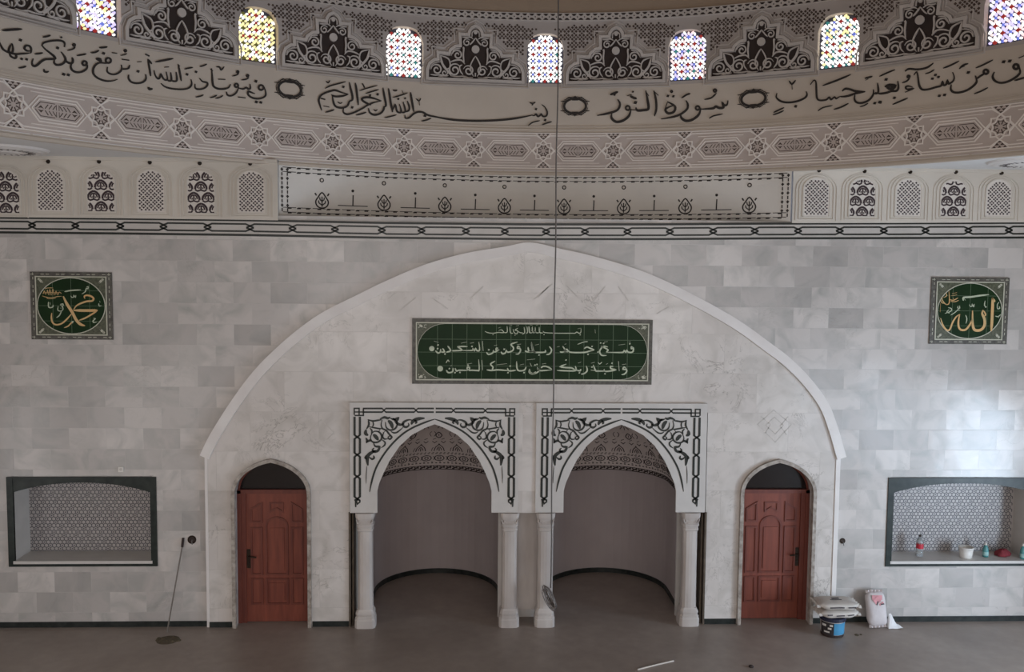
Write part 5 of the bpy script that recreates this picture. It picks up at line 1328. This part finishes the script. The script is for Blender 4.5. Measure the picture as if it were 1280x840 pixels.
for i, (a0, a1, z0_, z1_) in enumerate(((-1.3, -.9, .17, .205), (-.75, -.45, .13, .16), (-1.1, -.6, .075, .10), (-.6, -.35, .18, .21))):
    lab(a0, a1, z0_, z1_, M_SOCK, 'white_print', .006)
def pillow(name, label, cx_, cy_, cz_, lx, ly, lz, rot, m, group, tilt=0, prints=(), pinch=.0, seed=1):
    """a filled paper sack: superellipsoid with crimped ends"""
    rnd = random.Random(seed); b = MB(); nu, nv = 28, 14; V = []
    for j in range(nv+1):
        t = -pi/2+pi*j/nv
        for i in range(nu):
            a = 2*pi*i/nu; e = .38
            sg = lambda x, p: math.copysign(abs(x)**p, x)
            x = sg(math.cos(t), .55)*sg(math.cos(a), e); y = sg(math.cos(t), .55)*sg(math.sin(a), e); z = sg(math.sin(t), .8)
            z *= 1-.35*abs(x)**4; y *= 1-.10*abs(x)**6
            n_ = 1+.05*math.sin(7*x+seed)*math.cos(5*y+2*z+seed)
            V.append((x*lx/2*n_, y*ly/2*n_, z*lz/2*n_))
    F = []
    for j in range(nv):
        for i in range(nu): F.append((j*nu+i, j*nu+(i+1) % nu, (j+1)*nu+(i+1) % nu, (j+1)*nu+i))
    b.add(V, F)
    root = thing(name, (cx_, cy_, cz_), label, 'sack', group)
    M = Matrix.Translation((cx_, cy_, cz_+ (lz/2 if not tilt else 0))) @ Matrix.Rotation(rot, 4, 'Z') @ Matrix.Rotation(tilt, 4, 'X')
    def put(nm, mb, mt, smooth=False):
        mb.v = [tuple(M @ Vector(v)) for v in mb.v]; return build(nm, mb, mt, root, smooth)
    put('bag', b, m, True)
    for nm, mt, strokes in prints:
        b = MB()
        for w_, P, z in strokes: b.ribbon(P, w_, (lambda u, v, h: (u, v, z+h)) if z is not None else (lambda u, v, h: (u, -ly/2-.004-h, v)), 0, .003)
        put(nm, b, mt)
    b = MB()
    for s in (1, -1):
        n = 9
        for i in range(n):
            y0, y1 = -ly*.42+ly*.84*i/n, -ly*.42+ly*.84*(i+1)/n; q = .012*(1 if i % 2 else -1)
            if tilt:
                k_ = lx/ly; b.add([(y0*k_, s*ly*.46, q), (y1*k_, s*ly*.46, -q), (y1*k_, s*(ly/2+.03), -q*1.6), (y0*k_, s*(ly/2+.03), q*1.6)], [(0, 1, 2, 3)])
            else: b.add([(s*lx*.46, y0, q), (s*lx*.46, y1, -q), (s*(lx/2+.03), y1, -q*1.6), (s*(lx/2+.03), y0, q*1.6)], [(0, 1, 2, 3)])
    put('crimped_end', b, m)
M_SACK = mat('paper_sack', (196, 188, 180), .75, .07, 9, bump=.4); M_PRINT = mat('grey_print', (70, 64, 66), .7, .2, 14); M_RED = mat('pink_print', (204, 140, 144), .7, .2, 10)
pillow('cement_sack', 'lower of two pale paper sacks lying flat across the bucket', bx_+.04, by_-.02, .312, .60, .40, .13, .03, M_SACK, 'paper sacks beside the right door',
       prints=[('print', M_PRINT, [(.018, [(-.22, .01), (-.14, .012)], None), (.018, [(-.08, -.005), (.05, 0)], None), (.016, [(.10, 0), (.2, .01)], None)])], seed=2)
pillow('cement_sack', 'upper of two pale paper sacks on the bucket, with grey print', bx_+.03, by_-.02, .446, .62, .42, .12, -.04, M_SACK, 'paper sacks beside the right door',
       prints=[('print', M_PRINT, [(.02, [(-.16, -.005), (-.02, 0), (.06, .0)], None), (.02, [(.12, 0), (.24, .005)], None), (.05, [(-.06, .02), (.06, .04)], .0605), (.02, [(-.1, -.04), (.08, -.03)], .0605)])], seed=5)
sx0, sy0 = flr(1098, 786)
pillow('plaster_sack', 'pale sack with pink print standing upright against the wall', sx0-.01, -.20, .292, .33, .52, .17, .12, mat('pinkish_paper_sack', (202, 193, 192), .75, .06, 7, bump=.4), 'paper sacks beside the right door', tilt=1.30,
       prints=[('pink_print', M_RED, [(.09, [(-.06, .10), (.03, .16)], .0865), (.07, [(-.09, .18), (.08, .17)], .080), (.03, [(.02, .06), (.09, .10)], .0865)]), ('grey_print', M_PRINT, [(.02, [(-.03, .06), (.0, .12)], .0895), (.02, [(.04, .07), (.1, .075)], .0895)])], seed=9)
# torn white scrap at its foot
b = MB(); rnd = random.Random(4); cx_, cy_ = sx0+.245, -.26; n = 7
G_ = [[(cx_-.09+.24*i/n, cy_-.05+.14*j/n, (.02+.20*math.exp(-((i-1.6)**2+(j-4)**2)/4.5)+.018*rnd.random()) if 0 < i < n and 0 < j < n else .003+.012*rnd.random()) for i in range(n+1)] for j in range(n+1)]
V = [p for r in G_ for p in r]; b.add(V, [(j*(n+1)+i, j*(n+1)+i+1, (j+1)*(n+1)+i+1, (j+1)*(n+1)+i) for j in range(n) for i in range(n)])
tag(build('torn_sack_paper', b, mat('white_torn_paper', (226, 224, 224), .8, .05, 10, bump=.3)), 'crumpled white paper scrap on the floor at the foot of the upright sack', 'paper scrap')

# things on the right shelf
SY = .22
def on_shelf(px): return wall(px, 688, SY)[0]
x = on_shelf(1149.5); root = thing('water_bottle', (x, SY, SHZ), 'clear plastic bottle with red label on the right wall shelf', 'bottle', 'bottles on the right shelf')
M_PET = mat('clear_plastic', (232, 238, 240), .08, .02, 4, trans=.85)
b = MB(); b.lathe([(.045, SHZ), (.055, SHZ+.01), (.055, SHZ+.08), (.05, SHZ+.10), (.055, SHZ+.12), (.055, SHZ+.24), (.04, SHZ+.28), (.018, SHZ+.315), (.018, SHZ+.335)], x, SY, 20); build('bottle_body', b, M_PET, root, True)
b = MB(); b.lathe([(.0562, SHZ+.135), (.0568, SHZ+.14), (.0568, SHZ+.21), (.0562, SHZ+.215)], x, SY, 20, 0, 0, False); build('red_label', b, mat('red_label_paper', (188, 40, 58), .5, .12, 12), root, True)
b = MB(); b.lathe([(.021, SHZ+.33), (.021, SHZ+.355), (.0, SHZ+.356)], x, SY, 14, 0, 0, False); build('cap', b, M_DARK, root)
x = on_shelf(1205); root = thing('plastic_tub', (x, SY-.06, SHZ), 'round white plastic tub on the right wall shelf', 'tub')
b = MB(); b.lathe([(.088, SHZ), (.092, SHZ+.005), (.112, SHZ+.165), (.106, SHZ+.165), (.086, SHZ+.012)], x, SY-.06, 28, 0, 0, False); b.lathe([(.002, SHZ+.012), (.086, SHZ+.012)], x, SY-.06, 28, 0, 0, False); build('tub_body', b, M_SOCK, root, True)
b = MB(); b.lathe([(.106, SHZ+.162), (.118, SHZ+.158), (.12, SHZ+.17), (.116, SHZ+.178), (.106, SHZ+.172)], x, SY-.06, 28, 0, 0, False); build('rim', b, M_SOCK, root, True)
def teal_bottle(px, h, label, SY=SY):
    x = wall(px, 688, SY-.04)[0]; root = thing('cleaner_bottle', (x, SY-.04, SHZ), label, 'bottle', 'bottles on the right shelf'); y = SY-.04
    b = MB(); b.lathe([(.04, SHZ), (.046, SHZ+.01), (.047, SHZ+.1), (.04, SHZ+h*.62), (.026, SHZ+h*.78), (.016, SHZ+h*.85)], x, y, 18); build('bottle_body', b, mat('teal_plastic', (74, 138, 138), .3, .1, 6), root, True)
    b = MB(); b.lathe([(.02, SHZ+h*.84), (.02, SHZ+h*.95), (.012, SHZ+h)], x, y, 14); build('cap', b, M_SOCK, root)
    b = MB(); b.lathe([(.0478, SHZ+.03), (.0482, SHZ+.09)], x, y, 18, 0, 0, False); build('pale_label', b, mat('pale_teal_label', (148, 186, 184), .5, .1, 9), root, True)
teal_bottle(1232, .235, 'teal cleaning bottle standing right of the white tub on the shelf')
teal_bottle(1279, .25, 'teal bottle cut by the right edge of the photo, on the shelf', .11)
x = on_shelf(1253.5); b = MB(); nu, nv = 20, 8; V = []
rnd = random.Random(6)
for j in range(nv+1):
    t = pi/2*j/nv
    for i in range(nu):
        a = 2*pi*i/nu; r = math.cos(t)*(1+.16*math.sin(3*a+1)+.1*math.sin(7*a+j)); V.append((x+.125*r*math.cos(a), SY+.08*r*math.sin(a), SHZ+.008+.105*math.sin(t)*(1+.12*math.sin(5*a))))
b.add(V, [(j*nu+i, j*nu+(i+1) % nu, (j+1)*nu+(i+1) % nu, (j+1)*nu+i) for j in range(nv) for i in range(nu)]+[tuple(range(nu))])
o = build('cloth_bundle', b, mat('dark_red_cloth', (126, 44, 52), .85, .2, 20, bump=.5), None, True); tag(o, 'crumpled dark red cloth bundle on the shelf right of the teal bottle', 'cloth')
